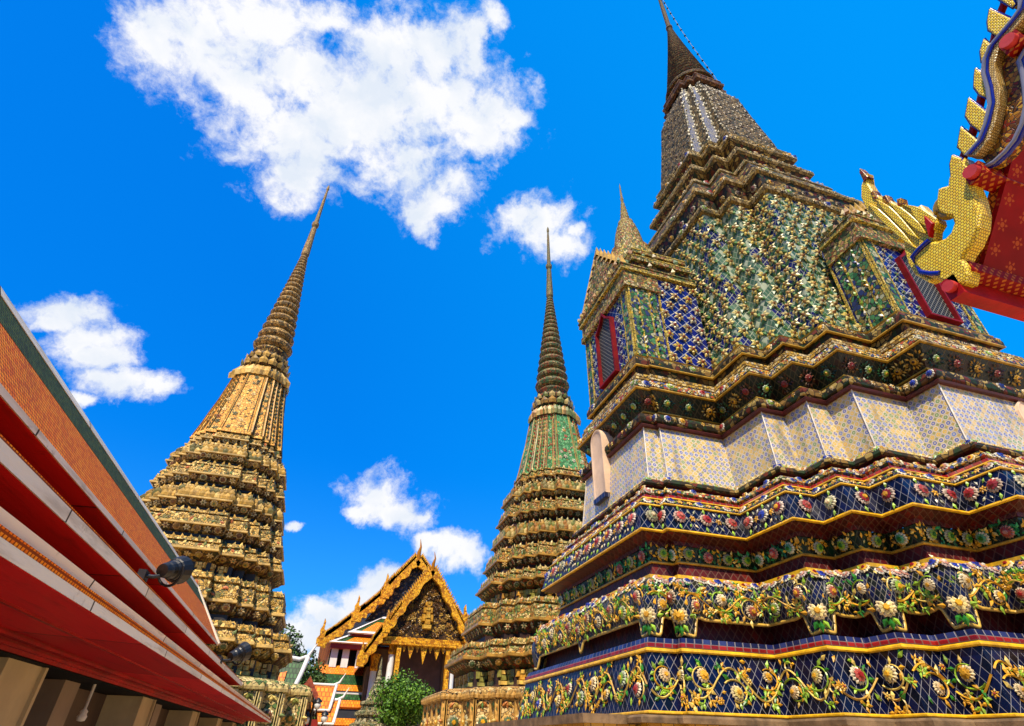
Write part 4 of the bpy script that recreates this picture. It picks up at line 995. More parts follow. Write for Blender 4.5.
        for f in fac(z0+(rc+.33)*H,ho-.0005,z0+.80*H,ho-.002):
            n=max(1,int(round(f.L/(.19 if kind not in (2,3) else .145)))); m=2 if f.H>.22 else 1
            for q in range(m):
                for i in range(n):
                    k=random.random(); u=(i+(.5 if q%2 else .8))*f.L/n
                    if u>f.L: continue
                    if kind in (2,3): on(mb,PETAL,f,u,(q+.0)*f.H/m,.155 if kind==3 else .19,0,[C('lip')],.01,zs=.7)
                    elif k<.5: on(mb,FLO6,f,u,(q+.5)*f.H/m,random.uniform(.07,.10),random.random()*6,(C('lip'),C('cen')),0,zs=.5)
                    else: on(mb,LEAF,f,u,(q+.3)*f.H/m,.14,random.uniform(-1.3,1.3),[C('leaf') if k<.8 else C('lip')],0,zs=.5)
        for f in fac(z0+.87*H,ht+.007,z0+.96*H,ht+.006):
            n=max(1,int(round(f.L/.24)))
            for i in range(n): on(mb,LEAF,f,(i+.5)*f.L/n,f.H*.1,.16,random.uniform(-.5,.5),[C('lip')],0,zs=.6)
        k=mb; mb=MB(); rings(mb,[(z0+(rc+.23)*H,ho+.0008),(z0+(rc+.245)*H,ho+.0034),(z0+(rc+.30)*H,ho+.0034),(z0+(rc+.32)*H,ho-.001)]); mb.build('edge_line',medge,ti); mb=k
        mb.build('tier_relief',M['relief_aged'],ti)
    # redented bell
    BK=[(.418,.0785),(.424,.076),(.45,.0695),(.47,.0655),(.50,.0585),(.535,.0525),(.552,.0495),(.566,.0455),(.578,.040),(.584,.034)]
    mb=MB(); rings(mb,BK); be=mb.build('bell',mbell,T)
    mb=MB()
    for (z0,h0),(z1,h1) in zip(BK[1:-2],BK[2:-1]):
        for f in fac(z0,h0,z1,h1,minL=.02):
            if f.L<.26:
                n=max(1,int(f.H/.15))
                for i in range(n): on(mb,LEAF,f,f.L*.8,(i+.1)*f.H/n,.17,.25,[C('blf')],.0,zs=1.2)
                half_tube(mb,f,[(f.L*.02,0),(f.L*.02,f.H)],.03,C('brib'),0)
            else:
                n=max(1,int(f.H/.2))
                for i in range(n):
                    for q in range(max(2,int(f.L/.2))):
                        on(mb,random.choice([FLO,LEAF,LEAF]),f,random.uniform(.18,.82)*f.L,(i+random.random())*f.H/n,random.uniform(.06,.11),random.random()*6,[C('bfl')]*2,0,zs=.6)
                for u in (.05,.12,.88,.95): half_tube(mb,f,[(f.L*u,0),(f.L*u,f.H)],.022,C('brib') if u in(.05,.95) else C('blf'),0)
    for f in fac(.550,.050,.575,.042,minL=.1):
        n=max(1,int(round(f.L/.2)))
        for i in range(n): on(mb,PETAL,f,(i+.5)*f.L/n,0,.42,0,[C('lip')],.0)
    mb.build('bell_relief',M['relief_aged'],be)
    # collar discs and ringed spire
    s=lambda L:[(r*DD,z*DD) for r,z in L]
    mb=MB(); lathe(mb,s([(.030,.578),(.040,.580),(.0425,.586),(.0415,.592),(.035,.595),(.037,.600),(.0395,.606),(.037,.612),(.029,.615),(.031,.621),(.033,.626),(.031,.631),(.024,.634),(.020,.636)]),(cx,cy),24,smooth=False); mb.build('collar',mo,T)
    mb=MB(); k=16
    for j in range(k):
        a=2*math.pi*j/k
        inst(mb,PETAL,np.array([cx+.041*DD*math.cos(a),cy+.041*DD*math.sin(a),.582*DD]),np.array([-math.sin(a),math.cos(a),0]),np.array([0,0,1.]),np.array([math.cos(a),math.sin(a),0]),.30,0,[C('lip')])
        inst(mb,PETAL,np.array([cx+.037*DD*math.cos(a),cy+.037*DD*math.sin(a),.600*DD]),np.array([-math.sin(a),math.cos(a),0]),np.array([0,0,1.]),np.array([math.cos(a),math.sin(a),0]),.24,0,[C('lip')])
    mb.build('collar_petals',M['relief_aged'],T)
    pr=[]; z=.634
    while z<.90:
        t=(z-.634)/.266; r=.0285*(1-t)**1.05+.0082; h=.0075+.0165*(1-t)
        pr+=[(r*.78,z),(r*.96,z+h*.2),(r*1.03,z+h*.45),(r*.96,z+h*.7),(r*.78,z+h*.94)]; z+=h
    pr+=[(.0062,z),(.0088,z+.006),(.0083,z+.03),(.0070,z+.06),(.0060,1.0),(.0050,1.005),(.0078,1.012),(.0080,1.020),(.0050,1.026),(.0042,1.06),(.0030,1.13),(.0022,1.146),(.0034,1.152),(.0030,1.160),(.0006,1.170)]
    mb=MB(); lathe(mb,s(pr),(cx,cy),18,smooth=False); mb.build('ringed_spire',msp,T)
    return T
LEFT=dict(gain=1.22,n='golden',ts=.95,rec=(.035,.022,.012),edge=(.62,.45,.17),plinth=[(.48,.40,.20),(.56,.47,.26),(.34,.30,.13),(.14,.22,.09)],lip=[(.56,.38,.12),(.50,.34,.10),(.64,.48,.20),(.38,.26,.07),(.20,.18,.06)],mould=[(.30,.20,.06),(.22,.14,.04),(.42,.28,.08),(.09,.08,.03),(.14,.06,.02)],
    bell=[(.64,.36,.06),(.68,.40,.08),(.58,.31,.05),(.68,.46,.14)],spire=[(.42,.28,.10),(.52,.36,.15),(.28,.18,.07),(.20,.16,.08)],rib=[(.60,.50,.26)],pet=[(.66,.56,.34),(.6,.46,.24),(.5,.34,.16)],cen=[(.34,.2,.06),(.22,.1,.05),(.5,.36,.1),(.2,.22,.1)],
    leaf=[(.30,.32,.12),(.55,.46,.2),(.18,.22,.09),(.5,.2,.08)],fig=[(.74,.52,.18),(.66,.44,.13)],fig2=[(.66,.42,.10),(.46,.34,.10)],blf=[(.16,.16,.09),(.20,.14,.07),(.12,.14,.09)],brib=[(.64,.40,.13)],bfl=[(.22,.22,.13),(.14,.17,.10),(.3,.22,.1),(.26,.12,.06),(.7,.55,.3)])
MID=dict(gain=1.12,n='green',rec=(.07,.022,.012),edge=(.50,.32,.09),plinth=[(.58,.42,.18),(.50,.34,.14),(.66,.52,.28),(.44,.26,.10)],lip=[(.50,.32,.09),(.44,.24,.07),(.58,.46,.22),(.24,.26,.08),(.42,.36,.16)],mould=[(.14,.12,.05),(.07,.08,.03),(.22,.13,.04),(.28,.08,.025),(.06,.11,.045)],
    bell=[(.10,.30,.13),(.14,.38,.18),(.08,.24,.10),(.22,.42,.22)],spire=[(.28,.22,.10),(.36,.30,.14),(.16,.16,.07),(.30,.12,.05),(.12,.2,.09)],rib=[(.60,.40,.15)],pet=[(.62,.52,.30),(.58,.40,.16),(.44,.40,.26)],cen=[(.4,.14,.06),(.5,.33,.08),(.14,.2,.1)],
    leaf=[(.18,.30,.12),(.55,.42,.16),(.12,.24,.10),(.5,.24,.08)],fig=[(.70,.50,.16),(.44,.40,.14)],fig2=[(.60,.36,.08),(.34,.32,.10)],blf=[(.40,.13,.06),(.5,.32,.12),(.34,.12,.06)],brib=[(.36,.34,.14)],bfl=[(.50,.16,.08),(.60,.5,.3),(.12,.4,.2),(.55,.36,.12),(.6,.56,.44)])
slender(-4.34,20.54,'cream and gold pagoda with leaning thin spire behind the red eaved cloister',LEFT)
slender(7.86,19.46,'green belled pagoda with thin ringed spire beside the flowered big pagoda',MID)

# ------------------------------------------------------------------ cloister on the left (red soffits, white fascias, orange tiles)
K=.8
def ext(mb,pts,y0,y1,col=None):
    n=len(pts); V=[(-x*K,y0,z*K) for x,z in pts]+[(-x*K,y1,z*K) for x,z in pts]
    a=sum(pts[i][0]*pts[(i+1)%n][1]-pts[(i+1)%n][0]*pts[i][1] for i in range(n))
    F=[tuple(range(n)),tuple(range(n,2*n))[::-1]]+[(i,n+i,n+(i+1)%n,(i+1)%n) for i in range(n)]
    mb.poly(V,F if a<0 else [q[::-1] for q in F])
HY0=-6.0; E1,E2,E3=16.2,9.85,8.25
HT=thing('cloister','low cloister with red soffits, white fascias and orange tiled roof on the left','building',(-2.1,5,GZ))
M['tiles_o']=bricks('orange_roof_tiles',.022,.028,.08,[(.92,.335,.022),(.86,.27,.018),(.94,.39,.035),(.74,.22,.02),(.90,.35,.03)],(.34,.09,.012),.7,.5,0,.25,.3,.12)
M['tiles_g']=bricks('green_roof_tiles',.022,.028,.07,[(.12,.17,.05),(.15,.20,.06),(.10,.14,.045)],(.03,.03,.02),.7,.5,0,.3,.3,.12)
def board(name,c,dark,length,rough,spec,var):
    k=NT(name); x,y,z=k.sep(k.obj()); f=k.math('FRACT',k.math('DIVIDE',y,length)); e=k.math('MINIMUM',f,k.math('SUBTRACT',1.,f))
    r,_=k.wn(k.comb(k.math('FLOOR',k.math('DIVIDE',y,length)),3.,5.)); o=k.obj()
    col=k.mix(r,tuple(v*(1-var) for v in c),c); nz=k.noise(k.comb(k.math('MULTIPLY',x,14.),k.math('MULTIPLY',y,1.2),k.math('MULTIPLY',z,14.)),1.,7,.65).outputs[0]
    col=k.mix(k.math('MULTIPLY',k.step(nz,.48,.72),.55),col,dark); n2=k.noise(o,5.,8,.7).outputs[0]
    col=k.mix(k.math('MULTIPLY',k.step(n2,.60,.72),.6),col,dark); col=k.mix(k.step(e,.0035,.006),tuple(v*.3 for v in dark),col)
    k.bump(nz,.3,.02); return k.done(col,rough,spec)
M['whitewash']=board('white_painted_board',(.90,.82,.68),(.42,.34,.24),1.7,.7,.15,.14)
M['soffitred']=board('dark_red_soffit_paint',(.66,.026,.034),(.30,.02,.022),2.3,.6,.12,.25)
M['columnpaint']=plain('beige_column_paint',(.56,.45,.27),.6,.12,2,.15,.3)
M['panel']=plain('brown_door_panel',(.15,.10,.07),.6,.2,2,.2,.3)
def hall_part(name,mat,pts,y0,y1,parent=HT):
    mb=MB(); ext(mb,pts,y0,y1); return mb.build(name,mat,parent)
mb=MB()
for x0,z0,x1,z1 in ((1.70,.386,1.9,.415),(1.672,.413,1.9,.430),(1.69,.428,1.9,.448),(1.64,.446,1.9,.462),(1.655,.460,1.9,.479)): ext(mb,[(x0,z0),(x0,z1),(x1,z1),(x1,z0)],HY0,E1-.15)
mb.build('lintel',M['redpaint'],HT)
s1=hall_part('lower_soffit',M['soffitred'],[(1.0,.449),(1.0,.462),(1.7,.492),(1.7,.478)],HY0,E1-.1)
mb=MB(); ext(mb,[(1.30,.452),(1.30,.470),(1.33,.470),(1.33,.455)],HY0,E1-.1); mb.build('soffit_batten',M['redpaint'],s1)
hall_part('lower_fascia',M['whitewash'],[(.985,.447),(.985,.488),(1.03,.488),(1.03,.463)],HY0,E1)
hall_part('eave_tiles',M['tiles_o'],[(.992,.489),(.986,.516),(1.05,.535),(1.05,.489)],HY0,E1)
r1=hall_part('lower_roof',M['tiles_o'],[(1.0,.484),(1.0,.520),(1.52,.815),(1.52,.78)],HY0,E1)
hall_part('flashing_strip',M['whitewash'],[(1.03,.532),(1.02,.572),(1.10,.612),(1.105,.583)],HY0,E1,r1)
hall_part('middle_soffit',M['soffitred'],[(1.25,.812),(1.25,.826),(1.56,.826),(1.56,.800)],HY0,E2-.05)
hall_part('middle_fascia',M['whitewash'],[(1.235,.808),(1.235,.866),(1.29,.866),(1.29,.827)],HY0,E2)
hall_part('middle_roof',M['tiles_o'],[(1.245,.867),(1.245,.884),(1.76,1.225),(1.76,1.19)],HY0,E2)
hall_part('upper_soffit',M['soffitred'],[(1.55,1.207),(1.55,1.22),(1.80,1.22),(1.80,1.196)],HY0,E3-.05)
hall_part('upper_fascia',M['whitewash'],[(1.535,1.205),(1.535,1.238),(1.58,1.238),(1.58,1.221)],HY0,E3)
r3=hall_part('upper_roof',M['tiles_o'],[(1.545,1.239),(1.56,1.262),(1.885,1.725),(2.10,1.725),(2.10,1.239)],HY0,E3)
hall_part('green_tile_border',M['tiles_g'],[(1.884,1.726),(2.065,1.985),(2.135,1.985),(2.135,1.726)],HY0,E3-.02)
hall_part('ridge_capping',M['whitewash'],[(2.060,1.986),(2.09,2.045),(2.15,2.045),(2.18,1.986)],HY0,E3+.03)
hall_part('far_roof_slope',M['tiles_o'],[(2.136,1.985),(2.45,1.55),(3.2,.50),(3.1,.50),(2.136,1.90)],HY0,E3-.02)
# gable end boards at the far end of each tier
def verge(name,a,b,y,w=.05):
    mb=MB(); (x0,z0),(x1,z1)=a,b; d=np.array([x1-x0,z1-z0]); d/=np.linalg.norm(d); n_=np.array([-d[1],d[0]])*w
    ext(mb,[(x0-n_[0],z0-n_[1]),(x1-n_[0],z1-n_[1]),(x1+n_[0],z1+n_[1]),(x0+n_[0],z0+n_[1])],y,y+.10); return mb.build(name,M['whitewash'],HT)
verge('bargeboard',(1.53,1.22),(2.10,2.02),E3+.001,.025); verge('bargeboard',(1.23,.84),(1.80,1.24),E2+.001,.02); verge('bargeboard',(.98,.47),(1.56,.83),E1+.001,.02)
mb=MB(); ext(mb,[(1.56,1.23),(2.09,1.98),(2.75,1.2),(1.7,1.2)],E3-.2,E3-.1); ext(mb,[(1.27,.84),(1.78,1.2),(2.9,1.2),(2.9,.84)],E2-.2,E2-.1); ext(mb,[(1.03,.49),(1.55,.81),(3.0,.81),(3.0,.49)],E1-.2,E1-.1); mb.build('gable_wall',M['whitewash'],HT)
# columns, panels and dark bays under the lintel
COLY=[-1.9,.1,1.75,3.54,6.37,9.2,11.9,14.4]
for i,y in enumerate(COLY):
    mb=MB(); w=.5; x0,x1=-1.42,-1.74
    box(mb,x1,x0,y,y+w,GZ,.305); box(mb,x1-.01,x0+.02,y+w*.86,y+w*.93,GZ,.304)
    mb.build('column',M['columnpaint'],HT)
    if i<len(COLY)-1:
        yn=COLY[i+1]; mb=MB(); box(mb,-1.80,-1.55,y+w+.32*(yn-y-w),y+w+.45*(yn-y-w),GZ,.304); mb.build('door_jamb',plain('pale_brown_jamb',(.34,.25,.17),.6,.12,2,.1) if i==0 else bpy.data.materials['pale_brown_jamb'],HT)
        mb=MB(); box(mb,-1.84,-1.70,y+w+.62*(yn-y-w),yn-.02,GZ,.303); mb.build('door_panel',M['panel'],HT)
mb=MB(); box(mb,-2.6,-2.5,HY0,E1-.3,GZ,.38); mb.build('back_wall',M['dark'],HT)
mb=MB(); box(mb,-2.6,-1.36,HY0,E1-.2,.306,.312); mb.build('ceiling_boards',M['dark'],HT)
# small pale lamp fixed in a dark bay
mb=MB(); lathe(mb,[(.0,.085),(.028,.09),(.034,.115),(.024,.13),(.028,.145),(.012,.16),(.012,.31)],(-1.47,5.12),10); o=mb.build('wall_lantern',M['whitewash'],None,(-1.47,5.12,.085)); tag(o,'small pale metal lantern hung in a dark bay under the red cloister eaves','lantern')

# floodlights on brackets
def floodlight(base,aim,scale,label):
    T=thing('floodlight',label,'floodlight',base,'floodlights on the cloister eaves')
    b=np.array(base,float); aim=np.array(aim,float); aim/=np.linalg.norm(aim); c=b+np.array([.20,.10,.10])*scale+aim*.05*scale
    mb=MB(); tube(mb,[b,b+np.array([.10,.02,.0])*scale,b+np.array([.20,.07,.04])*scale],.022*scale,8); box(mb,b[0]-.04*scale,b[0]+.02,b[1]-.08*scale,b[1]+.08*scale,b[2]-.05*scale,b[2]+.05*scale); mb.build('bracket',M['black'],T)
    up_=np.array([0,0,1.]); r=np.cross(aim,up_); r/=np.linalg.norm(r); u=np.cross(r,aim)
    def fr(prof,seg=16):
        mb=MB(); a=np.linspace(0,2*np.pi,seg+1); V=[c+aim*z*scale+(r*np.cos(t)+u*np.sin(t))*q*scale for q,z in prof for t in a]
        F=[(i*(seg+1)+j,i*(seg+1)+j+1,(i+1)*(seg+1)+j+1,(i+1)*(seg+1)+j) for i in range(len(prof)-1) for j in range(seg)]
        mb.poly(V,F,smooth=False); return mb
    fr([(0,-.16),(.07,-.15),(.085,-.09),(.075,-.085),(.09,-.06),(.10,.0),(.115,.02),(.115,.05),(.13,.06),(.155,.15),(.16,.17),(.145,.17),(.12,.06)]).build('lamp_housing',M['black'],T)
    mb=fr([(.14,.15),(.0,.155)]); mb.build('lens',plain('dark_lens',(.03,.035,.05),.1,.1,2,0),T)
    mb=MB(); a=np.linspace(-.2,math.pi+.2,12)
    tube(mb,[c+(r*math.cos(t)*.15-u*math.sin(t)*.17)*scale for t in a],.016*scale,6); mb.build('yoke',M['black'],T)
    return T
floodlight((-1.02,3.62,.74),(.30,.75,.22),.50,'nearer black floodlight sticking out from the white upper fascia')
floodlight((-1.0,7.2,.70),(.45,.55,.3),.62,'farther black floodlight near the tip of the red eaves before the gold pagoda')

# ------------------------------------------------------------------ roof corner with golden naga on the right
XG=2.2
NB=[(0.733,2.082),(0.778,2.078),(0.819,2.05),(0.835,2.022),(0.857,2.038),(0.871,2.044),(0.892,2.012),(0.913,1.974),(0.917,1.935),(0.902,1.898),(0.887,1.874),(0.893,1.843),(0.921,1.815),(0.95,1.809),(0.978,1.82),(1.002,1.845),(1.048,1.838),(1.093,1.831),(1.099,1.792),(1.095,1.738),(1.067,1.679),(1.017,1.603),(1.0,1.575),(0.969,1.566),(0.947,1.591),(0.935,1.626),(0.935,1.667),(0.917,1.683),(0.879,1.699),(0.829,1.743),(0.799,1.794),(0.776,1.87),(0.764,1.946),(0.754,1.997),(0.737,2.022)]
GT=thing('temple_gate_roof','red gate roof corner with golden mosaic bargeboard overhanging the upper right','roof',(XG+1.5,-1,GZ))
gold=bricks('gold_mirror_mosaic',.0125,.0125,.09,[(.88,.60,.02),(.90,.66,.03),(.82,.52,.015),(.92,.70,.06),(.86,.58,.03)],(.26,.15,.01),.3,.5,0,.05,.4,.35,1.)
tan=bricks('pale_gold_mosaic',.010,.010,.10,[(.74,.56,.22),(.66,.48,.16),(.80,.64,.32)],(.28,.18,.06),.3,.5,0,.1)
amber=chips('amber_mirror_mosaic',60,[(.42,.20,.02),(.55,.30,.03),(.22,.10,.01),(.62,.40,.06),(.3,.06,.02)],rough=.15,grime=.1)
royal=plain('royal_blue_enamel',(.015,.03,.34),.25,.2,6,0)
whitem=bricks('white_mirror_mosaic',.03,.03,.08,[(.86,.86,.84),(.80,.80,.80)],(.3,.3,.35),.15,0,0,0)
def gp(d): return lambda a,b,h: (XG-d-h,a,b)
def yz(a,b,h): return (XG+.11-h,a,b)
def inset(P,d):
    P=np.asarray(P,float); a=np.sum(P[:,0]*np.roll(P[:,1],-1)-np.roll(P[:,0],-1)*P[:,1]); Q=offset(P if a>0 else P[::-1],-d); return Q if a>0 else Q[::-1]
def plate(mb,P,h0,h1,bev=.018,col=None):
    """bevelled solid plate: outline at h0, outline at h1-bev, inset outline at h1 (front faces -X)"""
    P=np.asarray(P,float); Q=inset(P,bev); n=len(P)
    V=[yz(a,b,h0) for a,b in P]+[yz(a,b,h1-bev) for a,b in P]+[yz(a,b,h1) for a,b in Q]
    a=np.sum(P[:,0]*np.roll(P[:,1],-1)-np.roll(P[:,0],-1)*P[:,1])
    F=[tuple(range(n)),tuple(range(2*n,3*n))[::-1]]
    for k in (0,n):
        F+=[(k+i,k+n+i,k+n+(i+1)%n,k+(i+1)%n) for i in range(n)]
    if a<0: F=[q[::-1] for q in F]
    mb.poly(V,F,col=col)
NT_=thing('golden_naga','golden mosaic naga finial with flame crest at the eave corner of the red roof','roof finial',(XG,1.0,1.6))
NT_.location=W((XG,1.0,1.6))[0]
mb=MB(); plate(mb,NB,.045,.11,.012); mb.build('neck',gold,NT_)
HEAD=[(1.067,1.679),(1.095,1.738),(1.099,1.792),(1.093,1.831),(1.048,1.838),(1.002,1.845),(0.989,1.843),(0.968,1.882),(0.941,1.897),(0.935,1.921),(0.955,2.0),(0.962,2.05),(0.978,2.055),(0.999,2.064),(1.017,2.115),(1.028,2.135),(1.044,2.146),(1.056,2.182),(1.066,2.225),(1.080,2.245),(1.094,2.275),(1.104,2.33),(1.104,2.39),(1.086,2.451),(1.114,2.439),(1.14,2.414),(1.167,2.352),(1.172,2.256),(1.153,2.171),(1.122,2.085),(1.106,2.034),(1.141,2.03),(1.144,2.009),(1.12,1.975),(1.092,1.966),(1.116,1.9),(1.128,1.835),(1.126,1.76),(1.096,1.688)]
mb=MB(); plate(mb,HEAD,.05,.095,.006); hd=mb.build('crest',gold,NT_)
for P in ([(.935,1.921),(.941,1.897),(.968,1.882),(.985,1.92),(1.0,1.97),(1.005,2.03),(.999,2.06),(1.021,2.121),(.978,2.055),(.96,2.014)],
          [(.999,1.89),(1.02,1.93),(1.035,1.99),(1.045,2.05),(1.055,2.10),(1.062,2.185),(1.03,2.11),(1.015,2.05),(1.0,1.97)],
          [(1.035,1.90),(1.06,1.95),(1.075,2.02),(1.085,2.08),(1.098,2.16),(1.103,2.26),(1.068,2.16),(1.055,2.09),(1.045,2.0)],
          [(1.065,1.87),(1.085,1.92),(1.10,1.98),(1.12,2.07),(1.14,2.18),(1.145,2.28),(1.115,2.2),(1.095,2.1),(1.075,1.98)]):
    mb=MB(); plate(mb,P,.09,.106,.003); mb.build('flame_lock',gold,hd)
for P in ([(1.021,2.121),(1.044,2.13),(1.03,2.17),(1.012,2.158)],[(1.060,2.18),(1.085,2.205),(1.078,2.25),(1.060,2.24)],[(1.098,2.255),(1.118,2.28),(1.112,2.33),(1.096,2.32)],[(1.086,2.42),(1.116,2.41),(1.112,2.49),(1.10,2.51)]):
    mb=MB(); plate(mb,P,.06,.10,.003); mb.build('dark_tip',amber,hd)
mb=MB(); plate(mb,[(.950,1.90),(.972,1.88),(.99,1.855),(.975,1.93),(.962,1.965)],.095,.122,.003); mb.build('mouth',M['redpaint'],hd)
mb=MB(); tube(mb,[yz(a,b,.112) for a,b in ((1.0,1.846),(1.05,1.842),(1.090,1.831),(1.096,1.79),(1.090,1.738),(1.060,1.70),(1.03,1.675))],.011,6); mb.build('blue_collar',royal,NT_)
mb=MB()
for q in np.linspace(0,1,9): pass
cu=[(.917-.03+.035*math.cos(t)*(1-t/9),1.955+.045*math.sin(t)*(1-t/9)) for t in np.linspace(-1.5,5.0,24)]
tube(mb,[yz(a,b,.085) for a,b in cu],.020,6); mb.build('curl',gold,NT_)
# bargeboard sweeping up from the naga's neck
OUT=[(0.72,2.075),(0.706,2.078),(0.659,2.088),(0.607,2.136),(0.556,2.201),(0.529,2.274),(0.506,2.358),(0.476,2.411),(0.436,2.444),(0.385,2.453),(0.336,2.461),(0.299,2.474),(0.277,2.51),(.25,2.6),(.21,2.70),(.12,2.80),(0,2.86),(-.1,2.95)]
MIDL=[(0.70,2.045),(0.691,2.041),(0.637,2.056),(0.587,2.103),(0.536,2.166),(0.503,2.227),(0.48,2.308),(0.459,2.359),(0.42,2.401),(0.38,2.411),(0.334,2.415),(0.297,2.420),(.27,2.44),(.235,2.53),(.19,2.63),(.10,2.74),(-.02,2.80),(-.1,2.88)]
INN=[(0.70,1.985),(0.67,1.972),(0.624,1.975),(0.58,1.99),(0.53,2.03),(0.485,2.09),(0.455,2.16),(0.429,2.227),(0.412,2.29),(.38,2.31),(.33,2.32),(.28,2.325),(.245,2.36),(.21,2.45),(.16,2.55),(.07,2.66),(-.05,2.72),(-.1,2.79)]
def strip(A,B,h0,h1,mat,name,parent):
    mb=MB(); plate(mb,list(A)+list(B)[::-1],h0,h1,.003); return mb.build(name,mat,parent)
bb=strip(OUT,MIDL,.05,.11,tan,'bargeboard',GT)
strip(MIDL,INN,.02,.07,amber,'bargeboard_underside',bb)
mb=MB(); tube(mb,[yz(a,b,.108) for a,b in OUT],.010,6); mb.build('white_edging',whitem,bb)
mb=MB(); tube(mb,[yz(a-.012,b-.010,.112) for a,b in OUT],.006,6); tube(mb,[yz(a,b,.07) for a,b in INN],.011,6); mb.build('blue_edging',royal,bb)
mb=MB(); tube(mb,[yz(a+.004,b+.006,.078) for a,b in INN],.010,6); mb.build('inner_white_edging',whitem,bb)
FINS=[[(.240,2.76),(.235,2.70),(.25,2.62),(.268,2.60),(.29,2.66),(.285,2.72)],[(0.322,2.72),(0.318,2.61),(0.312,2.527),(0.30,2.530),(.285,2.60),(.30,2.68)],[(0.358,2.629),(0.334,2.466),(0.339,2.457),(0.388,2.448),(0.405,2.487),(0.407,2.541),(0.39,2.585)],[(0.435,2.522),(0.433,2.449),(0.464,2.425),(0.486,2.403),(0.491,2.432),(0.47,2.486)],[(0.519,2.43),(0.512,2.342),(0.531,2.261),(0.549,2.224),(0.566,2.296),(0.563,2.354),(0.538,2.401)],[(0.599,2.328),(0.584,2.181),(0.604,2.132),(0.638,2.12),(0.649,2.204),(0.645,2.264)],[(0.679,2.234),(0.664,2.104),(0.704,2.083),(0.73,2.098),(0.73,2.161)],[(0.763,2.145),(0.743,2.092),(0.769,2.058),(0.812,2.054),(0.788,2.115)]]
for P in FINS:
    mb=MB(); plate(mb,P,.06,.10,.005); fn=mb.build('fin',gold,bb)
    mb=MB(); Q=P+[P[0]]; tube(mb,[yz(a,b,.09) for a,b in Q],.006,5); mb.build('fin_edging',royal,fn)
mb=MB(); tube(mb,[yz(a,b,.07) for a,b in [(.24,2.73),(0.32,2.611),(0.36,2.578),(0.419,2.497),(0.504,2.391),(0.585,2.286),(0.669,2.184),(0.757,2.104),(0.809,2.049)]],.016,6); mb.build('fin_rod',M['redpaint'],bb)
# stencilled red soffit, purlins, tiled slope, posts
def stencil(name):
    k=NT(name); u,v,_=k.sep(k.uv()); c=.105; A=k.math('DIVIDE',u,c); B=k.math('ADD',k.math('DIVIDE',v,c),k.math('MULTIPLY',k.math('FLOOR',A),.5))
    x=k.math('SUBTRACT',k.math('FRACT',A),.5); y=k.math('SUBTRACT',k.math('FRACT',B),.5)
    r=k.math('SQRT',k.math('ADD',k.math('MULTIPLY',x,x),k.math('MULTIPLY',y,y))); th=k.math('ARCTAN2',y,x)
    pet=k.math('MULTIPLY_ADD',k.math('COSINE',k.math('MULTIPLY',th,6.)),.09,.19)
    f=k.math('MULTIPLY',k.step(k.math('SUBTRACT',pet,r),-.02,.03),k.step(k.math('ABSOLUTE',k.math('SUBTRACT',r,.13)),.015,.035))
    o=k.obj(); nz=k.noise(o,3,5).outputs[0]
    red=k.mix(k.step(nz,.3,.7),(.30,.004,.005),(.42,.008,.008))
    return k.done(k.mix(f,red,(.52,.14,.035)),.55,.15)
sten=stencil('stencilled_red_soffit')
def goldband(name):
    k=NT(name); u,v,_=k.sep(k.uv()); c=.04; A=k.math('DIVIDE',u,c); B=k.math('DIVIDE',v,c)
    p=k.math('FRACT',k.math('ADD',A,B)); q=k.math('FRACT',k.math('SUBTRACT',A,B))
    f=k.math('MULTIPLY',k.step(k.math('ABSOLUTE',k.math('SUBTRACT',p,.5)),.30,.22),k.step(k.math('ABSOLUTE',k.math('SUBTRACT',q,.5)),.30,.22))
    return k.done(k.mix(f,(.32,.006,.006),(.56,.22,.04)),.5,.2)
gband=goldband('gold_stencilled_beam')
SL=[(1.0,1.60),(.70,1.95),(.43,2.26),(.20,2.50),(-.3,3.05),(-1.0,4.0),(-1.8,5.2)]
def slab(y0z0,t0,t1,x0,x1,mat,name,parent):
    mb=MB()
    for (a,b),(c,d) in zip(y0z0[:-1],y0z0[1:]):
        V=[(x0,a,b+t0),(x1,a,b+t0),(x1,c,d+t0),(x0,c,d+t0),(x0,a,b+t1),(x1,a,b+t1),(x1,c,d+t1),(x0,c,d+t1)]; mb.poly(V,BOXF)
    return mb.build(name,mat,parent)
so=slab(SL,.0,.03,XG+.12,XG+4.,sten,'soffit',GT)
slab(SL,.032,.10,XG+.13,XG+4.,M['tiles_o'],'roof_slope',GT)
def beam(y,z,w,h,x0,x1,name,mat,parent,cap=True):
    mb=MB(); box(mb,x0,x1,y-w/2,y+w/2,z-h/2,z+h/2); b_=mb.build(name,mat,parent)
    if cap:
        mb=MB(); tube(mb,[(x0-.025,y,z),(x0+.005,y,z)],min(w,h)*.42,10); mb.build('beam_end',plain('pinkish_red_paint',(.60,.06,.05),.6,.15,3,0) if 'pinkish_red_paint' not in bpy.data.materials else bpy.data.materials['pinkish_red_paint'],b_)
    return b_
beam(.735,1.975,.07,.075,XG+.0,XG+4,'purlin',gband,GT); beam(.385,2.372,.07,.075,XG+.0,XG+4,'purlin',gband,GT)
beam(1.02,1.585,.06,.10,XG+.0,XG+4,'eave_beam',M['redpaint'],GT); 
mb=MB(); box(mb,XG+.02,XG+4,.93,.985,1.61,1.66); mb.build('eave_batten',gband,GT)
for y in (.1,-1.6):
    mb=MB(); lathe(mb,[(.2,GZ),(.2,GZ+.3),(.15,GZ+.35),(.14,1.9),(.19,2.0),(.19,2.2)],(XG+1.6,y),12); mb.build('post',M['columnpaint'],GT)
mb=MB(); box(mb,XG+1.4,XG+4,-1.7,.2,2.18,2.35); mb.build('tie_beam',M['redpaint'],GT)

